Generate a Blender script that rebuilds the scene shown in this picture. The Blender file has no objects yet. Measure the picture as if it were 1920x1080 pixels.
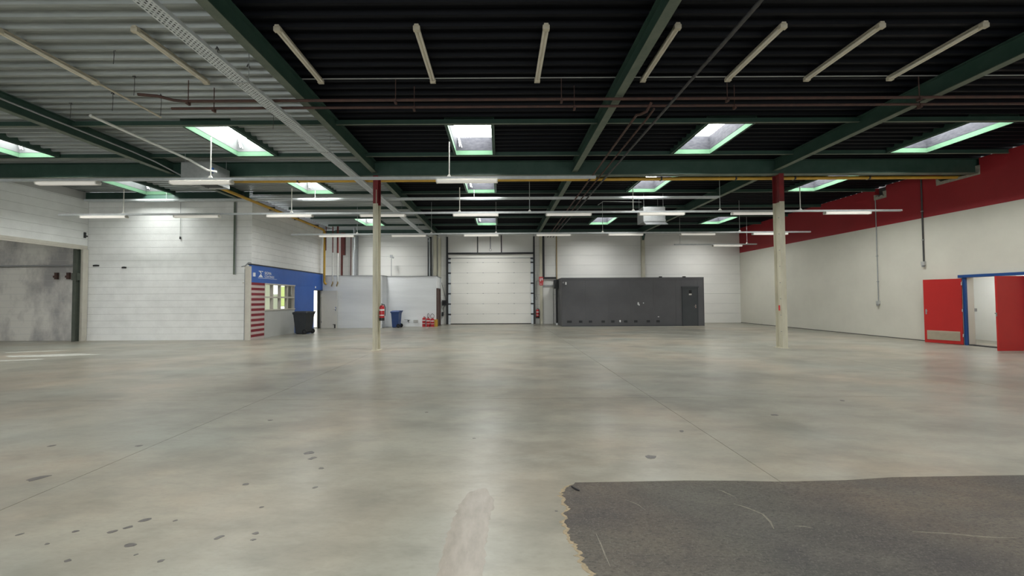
import bpy, math, random
from mathutils import Vector, Matrix
random.seed(7)
S = bpy.context.scene
C = S.collection
PI = math.pi

# ------------------------------------------------------------------ camera
cam_d = bpy.data.cameras.new('camera')
cam_d.sensor_width = 36.0
cam_d.lens = 735.0 / 1920.0 * 36.0
cam_d.shift_x = 22.0 / 1920.0
cam_d.clip_end = 200
cam = bpy.data.objects.new('camera', cam_d)
C.objects.link(cam)
PITCH = math.atan(20.0 / 735.0)
ROLL = 0.0054
cam.matrix_world = (Matrix.Translation((0, 0, 1.55)) @ Matrix.Rotation(PI / 2 + PITCH, 4, 'X')
                    @ Matrix.Rotation(-ROLL, 4, 'Z'))
S.camera = cam

# ------------------------------------------------------------------ world and exposure
w = bpy.data.worlds.new('world')
S.world = w
w.use_nodes = True
wb = w.node_tree.nodes['Background']
wb.inputs[0].default_value = (0.94, 0.98, 1.0, 1)     # overcast sky outside the added loading bays
wb.inputs[1].default_value = 1.25
S.view_settings.view_transform = 'Standard'
S.view_settings.look = 'None'
S.view_settings.gamma = 1.0
S.view_settings.use_curve_mapping = False
S.view_settings.exposure = 1.68
DAY = 14.0          # daylight through the opal roof light panes
for _x0, _x1 in ((-14.0, -6.0), (-4.0, 4.0), (6.0, 13.5)):    # sampling portals in the three added loading bay openings behind the camera
    _l = bpy.data.lights.new('bay_portal', 'AREA'); _l.shape = 'RECTANGLE'; _l.size = _x1 - _x0; _l.size_y = 3.8
    _l.cycles.is_portal = True
    _o = bpy.data.objects.new('bay_portal', _l); C.objects.link(_o)
    _o.location = ((_x0 + _x1) / 2, -9.9, 1.9); _o.rotation_euler = (PI / 2, 0, 0)
S.cycles.use_denoising = True
S.cycles.max_bounces = 10
S.cycles.diffuse_bounces = 6
S.cycles.glossy_bounces = 3
S.cycles.sample_clamp_indirect = 8
S.cycles.caustics_reflective = False
S.cycles.caustics_refractive = False

# ------------------------------------------------------------------ materials
MAT = {}
def mat(name, c, c2=None, scale=3.0, detail=5.0, rough=0.6, metal=0.0, bump=0.0, bscale=40.0,
        stretch=(1, 1, 1), spec=0.5, emit=0.0, lo=0.35, hi=0.65, rough2=None):
    m = bpy.data.materials.new(name)
    m.use_nodes = True
    nt = m.node_tree
    N, L = nt.nodes, nt.links
    b = N['Principled BSDF']
    b.inputs['Roughness'].default_value = rough
    b.inputs['Metallic'].default_value = metal
    b.inputs['Specular IOR Level'].default_value = spec
    b.inputs['Base Color'].default_value = (*c, 1)
    geo = N.new('ShaderNodeNewGeometry')
    mp = N.new('ShaderNodeMapping')
    mp.inputs['Scale'].default_value = stretch
    L.new(geo.outputs['Position'], mp.inputs['Vector'])
    if c2 is not None:
        n = N.new('ShaderNodeTexNoise')
        n.inputs['Scale'].default_value = scale
        n.inputs['Detail'].default_value = detail
        n.inputs['Roughness'].default_value = 0.62
        L.new(mp.outputs[0], n.inputs['Vector'])
        r = N.new('ShaderNodeValToRGB')
        r.color_ramp.elements[0].position = lo
        r.color_ramp.elements[1].position = hi
        r.color_ramp.elements[0].color = (*c, 1)
        r.color_ramp.elements[1].color = (*c2, 1)
        L.new(n.outputs[0], r.inputs[0])
        L.new(r.outputs[0], b.inputs['Base Color'])
        if rough2 is not None:
            q = N.new('ShaderNodeMapRange')
            q.inputs[1].default_value = lo; q.inputs[2].default_value = hi
            q.inputs[3].default_value = rough; q.inputs[4].default_value = rough2
            L.new(n.outputs[0], q.inputs[0]); L.new(q.outputs[0], b.inputs['Roughness'])
    if bump:
        n2 = N.new('ShaderNodeTexNoise')
        n2.inputs['Scale'].default_value = bscale
        n2.inputs['Detail'].default_value = 4
        L.new(mp.outputs[0], n2.inputs['Vector'])
        bp = N.new('ShaderNodeBump')
        bp.inputs['Strength'].default_value = bump
        bp.inputs['Distance'].default_value = 0.02
        L.new(n2.outputs[0], bp.inputs['Height'])
        L.new(bp.outputs[0], b.inputs['Normal'])
    if emit:
        b.inputs['Emission Color'].default_value = (*c, 1)
        b.inputs['Emission Strength'].default_value = emit
    MAT[name] = m
    return m

def concrete_floor(name, base, warm, cool, dark, rlo, rhi, spots=True, scratch=0.0):
    m = bpy.data.materials.new(name); m.use_nodes = True
    nt = m.node_tree; N, L = nt.nodes, nt.links
    b = N['Principled BSDF']
    geo = N.new('ShaderNodeNewGeometry')
    def noise(scale, detail, stretch=(1, 1, 1), rough=.6, rot=0):
        mp = N.new('ShaderNodeMapping'); mp.inputs['Scale'].default_value = stretch
        mp.inputs['Rotation'].default_value = (0, 0, rot)
        L.new(geo.outputs['Position'], mp.inputs['Vector'])
        n = N.new('ShaderNodeTexNoise'); n.inputs['Scale'].default_value = scale
        n.inputs['Detail'].default_value = detail; n.inputs['Roughness'].default_value = rough
        L.new(mp.outputs[0], n.inputs['Vector'])
        return n.outputs[0]
    def rng(v, a, c, lo, hi):
        q = N.new('ShaderNodeMapRange'); q.inputs[1].default_value = a; q.inputs[2].default_value = c
        q.inputs[3].default_value = lo; q.inputs[4].default_value = hi
        L.new(v, q.inputs[0]); return q.outputs[0]
    def mix(f, a, c):
        x = N.new('ShaderNodeMix'); x.data_type = 'RGBA'
        L.new(f, x.inputs[0])
        for k, v in ((6, a), (7, c)):
            if isinstance(v, tuple): x.inputs[k].default_value = (*v, 1)
            else: L.new(v, x.inputs[k])
        return x.outputs[2]
    col = mix(rng(noise(.30, 4, (1, .7, 1), .5), .40, .62, 0, 1), base, warm)
    col = mix(rng(noise(.50, 4, (.8, 1.1, 1), .5, .4), .42, .66, 0, 1), col, cool)
    col = mix(rng(noise(.85, 6, (.75, 1.05, 1), .62, -.35), .44, .72, 0, .85), col, dark)
    col = mix(rng(noise(2.4, 6, (.50, 1.4, 1), .65, .55), .47, .76, 0, .60), col, dark)
    col = mix(rng(noise(1.5, 6, (.60, 1.2, 1), .65, .45), .50, .74, 0, .70), col, tuple(min(1, v * 1.30) for v in base))
    col = mix(rng(noise(7, 6, (.35, 1.6, 1), .7, .6), .52, .78, 0, .35), col, dark)
    col = mix(rng(noise(30, 5, (.6, 1.4, 1), .65, .3), .48, .8, 0, .30), col, dark)
    if scratch:
        col = mix(rng(noise(5, 8, (1, 7, 1), .75, .9), .60, .74, 0, scratch), col, tuple(min(1, v * 1.5) for v in base))
        col = mix(rng(noise(26, 6, (1, 3, 1), .7, .3), .48, .66, 0, .75), col, tuple(v * .75 for v in dark))
        col = mix(rng(noise(90, 3), .54, .70, 0, .55), col, tuple(min(1, v * 1.6) for v in base))
    if spots:
        mp = N.new('ShaderNodeMapping'); mp.inputs['Scale'].default_value = (1.5, 1.5, 1)
        L.new(geo.outputs['Position'], mp.inputs['Vector'])
        v = N.new('ShaderNodeTexVoronoi'); v.inputs['Scale'].default_value = 1.6
        L.new(mp.outputs[0], v.inputs['Vector'])
        add = N.new('ShaderNodeMath'); add.operation = 'ADD'
        L.new(v.outputs['Distance'], add.inputs[0]); L.new(rng(noise(14, 3), .3, .7, -.012, .012), add.inputs[1])
        sel = rng(noise(.9, 2), .60, .66, 0, 1)
        spot = rng(add.outputs[0], .030, .055, .6, 0)
        mul = N.new('ShaderNodeMath'); mul.operation = 'MULTIPLY'
        L.new(sel, mul.inputs[0]); L.new(spot, mul.inputs[1])
        col = mix(mul.outputs[0], col, tuple(x * .45 for x in dark))
    b.inputs['Specular IOR Level'].default_value = .22
    L.new(col, b.inputs['Base Color'])
    L.new(rng(noise(.7, 4, (1, 1.5, 1), .5, .5), .35, .68, rlo, rhi), b.inputs['Roughness'])
    bp = N.new('ShaderNodeBump'); bp.inputs['Strength'].default_value = .12 if not scratch else .5
    bp.inputs['Distance'].default_value = .01
    L.new(noise(45 if scratch else 6, 6), bp.inputs['Height']); L.new(bp.outputs[0], b.inputs['Normal'])
    MAT[name] = m
    return m

concrete_floor('floor_concrete', (.258, .250, .206), (.325, .278, .214), (.262, .268, .230), (.150, .145, .121), .285, .36)
concrete_floor('old_concrete', (.104, .098, .082), (.145, .110, .080), (.084, .088, .074), (.050, .046, .047), .6, .85, False, .55)
mat('crumbled_edge', (.33, .26, .165), (.24, .20, .13), 30, rough=.95, bump=.8)
mat('joint_filler', (.10, .095, .085), rough=.95)
mat('floor_pale', (.46, .46, .42), (.34, .34, .30), 6, rough=.6)
mat('galv_deck', (.42, .45, .445), (.30, .33, .325), 1.5, rough=.42, metal=.35, stretch=(.25, 3, 3))
mat('black_deck', (.0032, .0040, .0062), (.0060, .0068, .0095), 1.2, rough=.55, stretch=(.25, 3, 3), spec=.10)
mat('roof_board', (.10, .10, .10), rough=.9)
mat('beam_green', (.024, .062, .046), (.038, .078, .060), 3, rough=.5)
mat('beam_green_bounce', (.10, .13, .10), (.14, .165, .13), 5, rough=.6)  # beam green made paler; floor bounce on undersides put into the colour
mat('column_cream', (.60, .575, .46), (.50, .475, .37), 4, rough=.5, stretch=(1, 1, .4))
mat('column_red', (.22, .018, .022), (.16, .015, .018), 4, rough=.5)
mat('wall_white_block', (.84, .845, .835), (.75, .755, .745), 2.2, rough=.6, bump=.25, bscale=30, lo=.4, hi=.75)
mat('post_grey', (.060, .072, .058), (.085, .095, .078), 4, rough=.6)
mat('mortar', (.50, .50, .49), rough=.9)
mat('dirty_block', (.36, .35, .345), (.66, .645, .60), 1.0, 9, lo=.40, hi=.60, rough=.85, bump=.3, bscale=30, stretch=(1, 1, .6))
mat('wall_cream', (.70, .685, .60), (.65, .635, .555), .9, 6, rough=.55, bump=.1, bscale=60)
mat('wall_red', (.36, .020, .028), (.32, .018, .025), 1.2, rough=.55, bump=.1, bscale=60)
mat('panel_white', (.80, .795, .755), (.74, .735, .70), .8, 7, rough=.6, bump=.15, bscale=25, stretch=(.5, 1, 1.5))
mat('partition_white', (.86, .885, .905), (.81, .835, .855), 1.3, rough=.6, bump=.25, bscale=14, stretch=(.3, .3, 3))
mat('raw_concrete', (.42, .39, .32), (.30, .28, .24), 12, rough=.95, bump=.8, bscale=25)
mat('blue_paint', (.035, .115, .43), (.045, .135, .48), 1.5, rough=.4)
mat('stripe_red', (.24, .02, .035), (.20, .02, .03), 4, rough=.5)
mat('stripe_pale', (.56, .46, .44), (.52, .43, .41), 4, rough=.5)
mat('panel_grey', (.50, .51, .49), (.47, .48, .46), 2, rough=.5)
mat('frame_cream', (.60, .57, .50), (.55, .52, .46), 5, rough=.5)
mat('door_white', (.78, .76, .69), (.74, .72, .66), 2, rough=.45)
mat('door_red', (.50, .020, .018), (.46, .018, .017), 1.5, rough=.42)
mat('frame_blue', (.012, .065, .24), (.015, .075, .27), 3, rough=.4)
mat('kick_plate', (.46, .41, .31), (.42, .37, .28), 6, rough=.5)
mat('box_grey', (.098, .098, .106), (.115, .115, .123), 1.1, 7, rough=.55, bump=.08, bscale=30)
mat('box_door', (.050, .057, .064), (.058, .065, .072), 2, rough=.45)
mat('vent_black', (.012, .012, .014), rough=.6)
mat('black_metal', (.014, .015, .017), (.022, .023, .025), 5, rough=.45)
mat('garage_white', (.82, .81, .76), (.775, .765, .715), .8, rough=.4, stretch=(.6, 1, 2))
mat('garage_frame', (.52, .52, .50), (.46, .46, .44), 3, rough=.5)
mat('galv', (.50, .52, .53), (.40, .42, .43), 9, rough=.35, metal=.75)
mat('tray_galv', (.66, .70, .72), (.58, .62, .64), 9, rough=.45, metal=.15)
mat('rail_galv', (.60, .63, .64), (.52, .55, .56), 9, rough=.4, metal=.3)
mat('galv_dull', (.42, .44, .44), (.36, .38, .38), 9, rough=.5, metal=.4)
mat('lamp_white', (.75, .74, .69), (.70, .69, .64), 4, rough=.35)
mat('lamp_cover', (.86, .83, .77), rough=.35, emit=.09)
mat('old_batten', (.62, .57, .45), (.52, .475, .37), 6, rough=.5)
mat('old_tube', (.74, .70, .60), (.68, .64, .54), 5, rough=.25)
mat('pipe_rust', (.085, .040, .030), (.055, .030, .025), 7, rough=.7)
mat('pipe_black', (.045, .045, .048), (.065, .064, .064), 7, rough=.6)
mat('pipe_yellow', (.62, .37, .05), (.52, .31, .045), 4, rough=.5)
mat('pipe_white', (.72, .73, .70), (.66, .67, .64), 5, rough=.45)
mat('pipe_beige', (.45, .33, .17), (.40, .29, .15), 4, rough=.5)
mat('pipe_redbrown', (.16, .03, .025), (.12, .025, .02), 4, rough=.5)
mat('pipe_grey', (.32, .33, .335), (.27, .28, .285), 6, rough=.5)
mat('curb_grey', (.018, .019, .023), (.030, .031, .035), 7, rough=.8, spec=.05, stretch=(1, 1, 3))
mat('curb_white', (.060, .066, .066), (.075, .079, .079), 4, rough=.8, spec=.05)
mat('curb_green', (.040, .082, .050), (.046, .090, .056), 5, rough=.8, spec=.05)
mat('daylight_pane', (1.0, 1.0, .975), rough=.3, emit=DAY)
mat('daylight_pane_dim', (.93, .97, .93), rough=.4, emit=DAY * .55)  # emission cut so the block wall beside it does not burn out
mat('window_daylight', (1.0, 1.0, .93), rough=.2, emit=.55)
mat('window_leaves', (.72, .85, .30), (.85, .92, .55), 9, rough=.3, emit=.30)
mat('blind', (.50, .52, .42), (.44, .46, .37), 4, rough=.7)
mat('lit_blind', (.80, .84, .62), rough=.7, emit=.17)
mat('bin_black', (.026, .030, .036), (.034, .038, .044), 8, rough=.5)
mat('bin_blue', (.022, .058, .19), (.026, .066, .21), 8, rough=.45)
mat('rubber', (.010, .010, .011), rough=.7)
mat('ext_red', (.46, .020, .028), (.42, .018, .024), 6, rough=.28)
mat('ext_black', (.012, .012, .013), rough=.5)
mat('label_white', (.72, .70, .68), (.66, .64, .62), 20, rough=.5)
mat('white_paint', (.82, .83, .84), rough=.5)
mat('brown_wood', (.10, .055, .045), (.075, .04, .035), 6, rough=.5)
mat('yellow_plastic', (.62, .38, .03), (.55, .33, .03), 4, rough=.5)
mat('chrome', (.62, .62, .62), rough=.25, metal=1.0)
mat('sign_red', (.55, .02, .02), rough=.4)
mat('corridor_white', (.78, .80, .79), (.74, .76, .75), 1, rough=.6)
mat('office_wall', (.50, .48, .44), rough=.8)
mat('debris', (.55, .50, .42), (.3, .27, .2), 20, rough=.9)
gm = mat('glass', (.9, .95, .93), rough=.03)
gm.node_tree.nodes['Principled BSDF'].inputs['Transmission Weight'].default_value = 1.0
gm.node_tree.nodes['Principled BSDF'].inputs['IOR'].default_value = 1.1

for _n in ('daylight_pane', 'daylight_pane_dim'): MAT[_n].cycles.emission_sampling = 'FRONT'
for _n in ('lamp_cover', 'window_leaves', 'lit_blind', 'window_daylight'): MAT[_n].cycles.emission_sampling = 'NONE'
# ------------------------------------------------------------------ mesh helpers
class MB:
    def __init__(s): s.v = []; s.f = []; s.sm = []
    def add(s, vs, fs, smooth=False):
        o = len(s.v); s.v += [tuple(p) for p in vs]
        s.f += [tuple(i + o for i in f) for f in fs]; s.sm += [smooth] * len(fs)
        return s
    def box(s, x0, x1, y0, y1, z0, z1):
        if x0 > x1: x0, x1 = x1, x0
        if y0 > y1: y0, y1 = y1, y0
        if z0 > z1: z0, z1 = z1, z0
        v = [(x, y, z) for z in (z0, z1) for y in (y0, y1) for x in (x0, x1)]
        return s.add(v, [(0, 2, 3, 1), (4, 5, 7, 6), (0, 1, 5, 4), (2, 6, 7, 3), (0, 4, 6, 2), (1, 3, 7, 5)])
    def frustum(s, b, t, z0, z1):            # b,t = (x0,x1,y0,y1)
        v = [(x, y, z0) for y in b[2:] for x in b[:2]] + [(x, y, z1) for y in t[2:] for x in t[:2]]
        return s.add(v, [(0, 2, 3, 1), (4, 5, 7, 6), (0, 1, 5, 4), (2, 6, 7, 3), (0, 4, 6, 2), (1, 3, 7, 5)])
    def prism(s, poly, axis, a, b):          # poly of 2D points, extruded along axis a..b (x: (y,z), y: (x,z), z: (x,y))
        n = len(poly)
        def P(p, t):
            return (t, p[0], p[1]) if axis == 'x' else (p[0], t, p[1]) if axis == 'y' else (p[0], p[1], t)
        v = [P(p, a) for p in poly] + [P(p, b) for p in poly]
        f = [(i, (i + 1) % n, n + (i + 1) % n, n + i) for i in range(n)]
        f += [tuple(range(n - 1, -1, -1)), tuple(range(n, 2 * n))]
        return s.add(v, f)
    def tube(s, pts, r, n=8, closed=False):
        P = [Vector(p) for p in pts]; m = len(P); rings = []
        up = None
        for i in range(m):
            if closed: t = (P[(i + 1) % m] - P[i - 1])
            elif i == 0: t = P[1] - P[0]
            elif i == m - 1: t = P[-1] - P[-2]
            else: t = (P[i + 1] - P[i]).normalized() + (P[i] - P[i - 1]).normalized()
            t.normalize()
            if up is None:
                up = Vector((0, 0, 1)) if abs(t.z) < .9 else Vector((1, 0, 0))
            a = t.cross(up).normalized(); b = a.cross(t).normalized(); up = b
            k = 1.0
            if 0 < i < m - 1 and not closed:
                c = max(.5, math.cos((P[i + 1] - P[i]).angle(P[i] - P[i - 1]) / 2)); k = 1 / c
            rr = r[i] if isinstance(r, (list, tuple)) else r
            rings.append([P[i] + (a * math.cos(2 * PI * j / n) + b * math.sin(2 * PI * j / n)) * rr * k for j in range(n)])
        v = [q for R in rings for q in R]; f = []
        for i in range(m if closed else m - 1):
            i2 = (i + 1) % m
            for j in range(n):
                f.append((i * n + j, i * n + (j + 1) % n, i2 * n + (j + 1) % n, i2 * n + j))
        s.add(v, f, n > 6)
        if not closed:
            s.add(rings[0], [tuple(range(n - 1, -1, -1))]); s.add(rings[-1], [tuple(range(n))])
        return s
    def lathe(s, prof, c=(0, 0, 0), n=16, axis='z'):   # prof: (r, h)
        v = []; f = []; m = len(prof)
        for r, h in prof:
            for j in range(n):
                a = 2 * PI * j / n; x, y = r * math.cos(a), r * math.sin(a)
                p = (x, y, h) if axis == 'z' else (h, x, y) if axis == 'x' else (y, h, x)
                v.append((c[0] + p[0], c[1] + p[1], c[2] + p[2]))
        for i in range(m - 1):
            for j in range(n):
                f.append((i * n + j, i * n + (j + 1) % n, (i + 1) * n + (j + 1) % n, (i + 1) * n + j))
        s.add(v, f, True)
        s.add(v[:n], [tuple(range(n - 1, -1, -1))]); s.add(v[-n:], [tuple(range(n))])
        return s
    def ibeam(s, axis, a, b, c, z0, z1, w, tf=.015, tw=.01):  # along axis from a to b, centred at c across
        for q in ((c - w / 2, c + w / 2, z0, z0 + tf), (c - w / 2, c + w / 2, z1 - tf, z1), (c - tw / 2, c + tw / 2, z0 + tf, z1 - tf)):
            if axis == 'y': s.box(q[0], q[1], a, b, q[2], q[3])
            else: s.box(a, b, q[0], q[1], q[2], q[3])
        return s
    def xf(s, M):
        s.v = [tuple(M @ Vector(p)) for p in s.v]; return s
    def mesh(s, name, m):
        me = bpy.data.meshes.new(name)
        me.from_pydata(s.v, [], s.f); me.update()
        me.materials.append(MAT[m] if isinstance(m, str) else m)
        if any(s.sm):
            me.polygons.foreach_set('use_smooth', s.sm)
        return me
def link(name, me, parent=None, loc=(0, 0, 0)):
    o = bpy.data.objects.new(name, me); C.objects.link(o); o.location = loc
    if parent is not None: o.parent = parent
    return o
def part(name, mb, m, parent, loc=(0, 0, 0)):
    return link(name, mb.mesh(name, m), parent, loc)
def tag(o, label, cat, group=None):
    o['label'] = label; o['category'] = cat
    if group: o['group'] = group
    return o
def thing(name, label, cat, loc=(0, 0, 0), rz=0, group=None):
    o = bpy.data.objects.new(name, None); C.objects.link(o)
    o.location = loc; o.rotation_euler = (0, 0, rz); o.empty_display_size = .2
    return tag(o, label, cat, group)
def solo(name, mb, m, label, cat, loc=(0, 0, 0), group=None, rz=0):
    o = link(name, mb.mesh(name, m), None, loc); o.rotation_euler = (0, 0, rz)
    return tag(o, label, cat, group)
def struct(name, mb, m, label=None, cat=None, loc=(0, 0, 0)):
    o = link(name, mb.mesh(name, m), None, loc); o['kind'] = 'structure'
    if label: tag(o, label, cat)
    return o
def copy_tree(o, parent=None):
    c = o.copy(); C.objects.link(c)
    if parent is not None: c.parent = parent
    for ch in list(o.children): copy_tree(ch, c)
    return c
ORD = ['first', 'second', 'third', 'fourth', 'fifth', 'sixth', 'seventh', 'eighth', 'ninth', 'tenth']
def cells(xs, ys, holes):
    xs = sorted(set(xs + [v for h in holes for v in h[:2]])); ys = sorted(set(ys + [v for h in holes for v in h[2:]]))
    for i in range(len(xs) - 1):
        for j in range(len(ys) - 1):
            cx, cy = (xs[i] + xs[i + 1]) / 2, (ys[j] + ys[j + 1]) / 2
            if not any(h[0] < cx < h[1] and h[2] < cy < h[3] for h in holes):
                yield xs[i], xs[i + 1], ys[j], ys[j + 1]

# ------------------------------------------------------------------ layout numbers (metres, camera at origin)
XL, XR, YB, YF = -16.2, 14.75, 24.1, -9.8
XF = -22.0
BEAMX = [-10.12, -3.87, 2.32, 8.52]
ZD = 5.8            # underside of roof deck
SKX = [-19.55, -13.3, -7.0, -0.72, 5.53, 11.77]
SKY = [(9.25, 11.17), (13.3, 15.22), (20.05, 21.95), (1.25, 3.17), (-2.75, -0.83), (-8.75, -6.83)]
def sky_exists(ix, iy):
    if ix == 0: return iy in (0, 3)  # side room: unseen skylights added to light it
    if ix == 1: return iy != 2
    return True
HOLES = [(SKX[i] - .52, SKX[i] + .52, a, b) for i in range(6) for j, (a, b) in enumerate(SKY) if sky_exists(i, j)]

# ------------------------------------------------------------------ floor
floor = struct('floor', MB().box(XF - .2, 17.4, YF - .2, YB + .4, -.3, -.012), 'joint_filler', 'grey concrete floor slabs of the empty hall', 'floor')
sx = [XF - .2, -16.4, -10.0, -3.72, 2.345, 8.52, 17.4]
sy = [YF - .2, -8.6, -2.5, 6.13, 12.4, 18.4, YB + .4]
for i in range(6):
    for j in range(6):
        g = .003
        gx0 = g if i else 0; gx1 = g if i < 5 else 0
        gj = (.0045, .002)[1]
        part('floor_slab', MB().box(sx[i] + gx0, sx[i + 1] - gx1, sy[j] + (.003), sy[j + 1] - .003, -.012, 0), 'floor_concrete', floor)
# old dark concrete area at the front right, ragged along its left side
rag = [(.60, 3.30)]
y = 3.28; 
x = .575
while y > -3.0:
    x += random.uniform(-.018, .016); x = max(.44, min(.60, x - .0008)); rag.append((x + random.uniform(-.008, .008), y)); y -= random.uniform(.008, .022)
top = [(1.1, 3.345), (1.55, 3.36), (2.0, 3.35), (2.335, 3.33), (2.9, 3.35), (3.35, 3.40), (4.2, 3.42), (5.2, 3.44), (8.4, 3.40)]
poly = [(.62, 3.335)] + top + [(8.4, -3.0)] + list(reversed(rag))
mb = MB(); n = len(poly)
mb.prism(poly, 'z', 0.0, 0.004)
part('old_floor_area', mb, 'old_concrete', floor)
crumb = [(px - .012 - random.random() * .028, py) for px, py in rag]
mb = MB().prism(rag + list(reversed(crumb)), 'z', 0.0, .0022)
part('crumbled_edge', mb, 'crumbled_edge', floor)
mat('oil_stain', (.075, .070, .068), (.12, .11, .10), 30, rough=.45)
mat('rust_smear', (.190, .168, .136), (.250, .225, .185), 5, 8, rough=.32, stretch=(3, 1, 1), spec=.22)
mat('scratch_pale', (.22, .20, .155), (.13, .12, .10), 40, rough=.8)
def stain(cx, cy, rx, ry, rot, name='oil_stain', m='oil_stain', n=9, z=.0016):
    P = []
    for a in range(n):
        t = a * 2 * PI / n; k = random.uniform(.7, 1.15)
        x_, y_ = rx * k * math.cos(t), ry * k * math.sin(t)
        P.append((cx + x_ * math.cos(rot) - y_ * math.sin(rot), cy + x_ * math.sin(rot) + y_ * math.cos(rot)))
    part(name, MB().prism(P, 'z', 0, z), m, floor)
for cx, cy, sz in ((-2.615, 2.675, .022), (-2.519, 2.814, .032), (-2.296, 2.805, .014), (-2.353, 2.53, .030), (-2.868, 2.678, .018), (-2.903, 2.546, .012), (-2.232, 2.436, .010),
                   (-1.845, 2.609, .024), (-3.204, 2.651, .016), (-2.554, 2.724, .026), (-2.589, 2.385, .018), (-2.03, 2.376, .016), (-1.632, 2.648, .020), (-1.606, 2.579, .014),
                   (-1.541, 3.28, .020), (-1.846, 3.88, .036), (-1.942, 4.014, .05), (-1.796, 2.976, .016), (-2.154, 3.343, .024), (-1.656, 3.648, .022), (-3.869, 4.229, .030), (-4.812, 4.243, .03),
                   (-4.059, 3.474, .06), (-2.977, 5.095, .03), (1.456, 3.861, .055), (-1.017, 5.414, .02), (2.1, 4.6, .03), (3.6, 5.2, .04), (5.1, 5.9, .04), (-.3, 4.4, .014), (.4, 2.9, .010)):
    stain(cx, cy, sz * 1.25, sz * .8, random.uniform(-.2, .9))
def ragged(poly, step=.03, amp=.012):
    out = []
    for k in range(len(poly)):
        a, b_ = Vector(poly[k]), Vector(poly[(k + 1) % len(poly)])
        n_ = max(1, int((b_ - a).length / step))
        for q in range(n_):
            p_ = a.lerp(b_, q / n_); out.append((p_.x + random.uniform(-amp, amp), p_.y + random.uniform(-amp, amp)))
    return out
part('rust_smear', MB().prism(ragged([(-.32, 3.0), (-.25, 3.2), (-.13, 3.26), (-.05, 3.05), (-.09, 2.75), (-.11, 2.1), (-.37, 2.1), (-.36, 2.6)]), 'z', 0, .0008), 'rust_smear', floor)
def scratch(pts, w_):
    v = []; L_ = []
    for i, (a, b_) in enumerate(pts):
        d = Vector(pts[min(i + 1, len(pts) - 1)]) - Vector(pts[max(i - 1, 0)]); d.normalize()
        ww = w_ * (1 if 0 < i < len(pts) - 1 else .25)
        v.append((a - d.y * ww, b_ + d.x * ww)); L_.append((a + d.y * ww, b_ - d.x * ww))
    part('scratch_mark', MB().prism(v + list(reversed(L_)), 'z', .004, .0052), 'scratch_pale', floor)
scratch([(.62, 2.62), (.624, 2.5), (.622, 2.40), (.625, 2.30)], .004)
scratch([(1.74, 2.98), (1.80, 2.93), (1.863, 2.84), (1.85, 2.74), (1.818, 2.66)], .007)
scratch([(1.98, 2.69), (2.04, 2.685), (2.08, 2.67)], .005)
scratch([(1.74, 3.20), (1.767, 3.172), (1.81, 3.08)], .006)
scratch([(2.7, 2.62), (2.9, 2.60), (3.1, 2.56), (3.3, 2.545)], .004)
scratch([(1.15, 2.1), (1.30, 2.16), (1.38, 2.2)], .004)
scratch([(.95, 3.05), (1.02, 2.98), (1.05, 2.9)], .003)
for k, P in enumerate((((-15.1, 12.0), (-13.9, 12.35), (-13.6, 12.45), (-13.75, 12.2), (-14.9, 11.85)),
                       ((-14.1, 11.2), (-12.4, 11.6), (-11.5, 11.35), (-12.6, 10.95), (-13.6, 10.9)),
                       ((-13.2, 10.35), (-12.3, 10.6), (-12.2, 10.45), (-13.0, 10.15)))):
    part('pale_patch', MB().prism(P, 'z', 0, .0025), 'floor_pale', floor)  # flat polygons paler than the slabs

# ------------------------------------------------------------------ ceiling: roof board plus profiled deck sheets
mb = MB()
for c in cells([XF - .2, 17.4], [YF - .2, YB + .4], [(h[0] - .01, h[1] + .01, h[2] - .01, h[3] + .01) for h in HOLES]):
    mb.box(*c, ZD + .085, ZD + .20)
ceiling = struct('ceiling', mb, 'roof_board', 'profiled steel roof deck over the hall', 'ceiling')
deck_cache = {}
def deck_mesh(length, ribs, m):
    key = (round(length, 3), ribs, m)
    if key not in deck_cache:
        pr = []
        for k in range(ribs):
            o = k * .25
            pr += [(o, 0), (o + .055, 0), (o + .085, .075), (o + .22, .075)]
        pr.append((ribs * .25, 0))
        v = [(0, p[0], p[1]) for p in pr] + [(length, p[0], p[1]) for p in pr]
        n = len(pr)
        f = [(i, i + 1, n + i + 1, n + i) for i in range(n - 1)]
        mb = MB().add(v, f)
        deck_cache[key] = mb.mesh('deck_sheet', m)
    return deck_cache[key]
bays = [(XF, XL, 0), (XL, -10.12, 1), (-10.12, -3.87, 2), (-3.87, 2.32, 3), (2.32, 8.52, 4), (8.52, XR + .1, 5)]
ylist = [(-9.8, 7, [-9, -8]), ] 
spans = []
yy = -9.75
ybreak = [-9.75, -8.75, -6.75, -2.75, -.75, 1.25, 3.25, 4.25] + [5.25 + k for k in range(19)] + [24.25]
for k in range(len(ybreak) - 1):
    y0, y1 = ybreak[k], ybreak[k + 1]
    ribs = int(round((y1 - y0) / .25)); yc = (y0 + y1) / 2
    for x0, x1, ix in bays:
        if ix <= 1 and y0 >= 16: continue
        m = 'galv_deck' if ix <= 2 else 'black_deck'
        hit = None
        for iy, (a, b) in enumerate(SKY):
            if sky_exists(ix, iy) and a - .3 < yc < b + .3: hit = SKX[ix]
        if hit is None:
            link('deck_sheet', deck_mesh(x1 - x0, ribs, m), ceiling, (x0, y0, ZD))
        else:
            link('deck_sheet', deck_mesh(hit - .52 - x0, ribs, m), ceiling, (x0, y0, ZD))
            link('deck_sheet', deck_mesh(x1 - hit - .52, ribs, m), ceiling, (hit + .52, y0, ZD))

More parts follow.
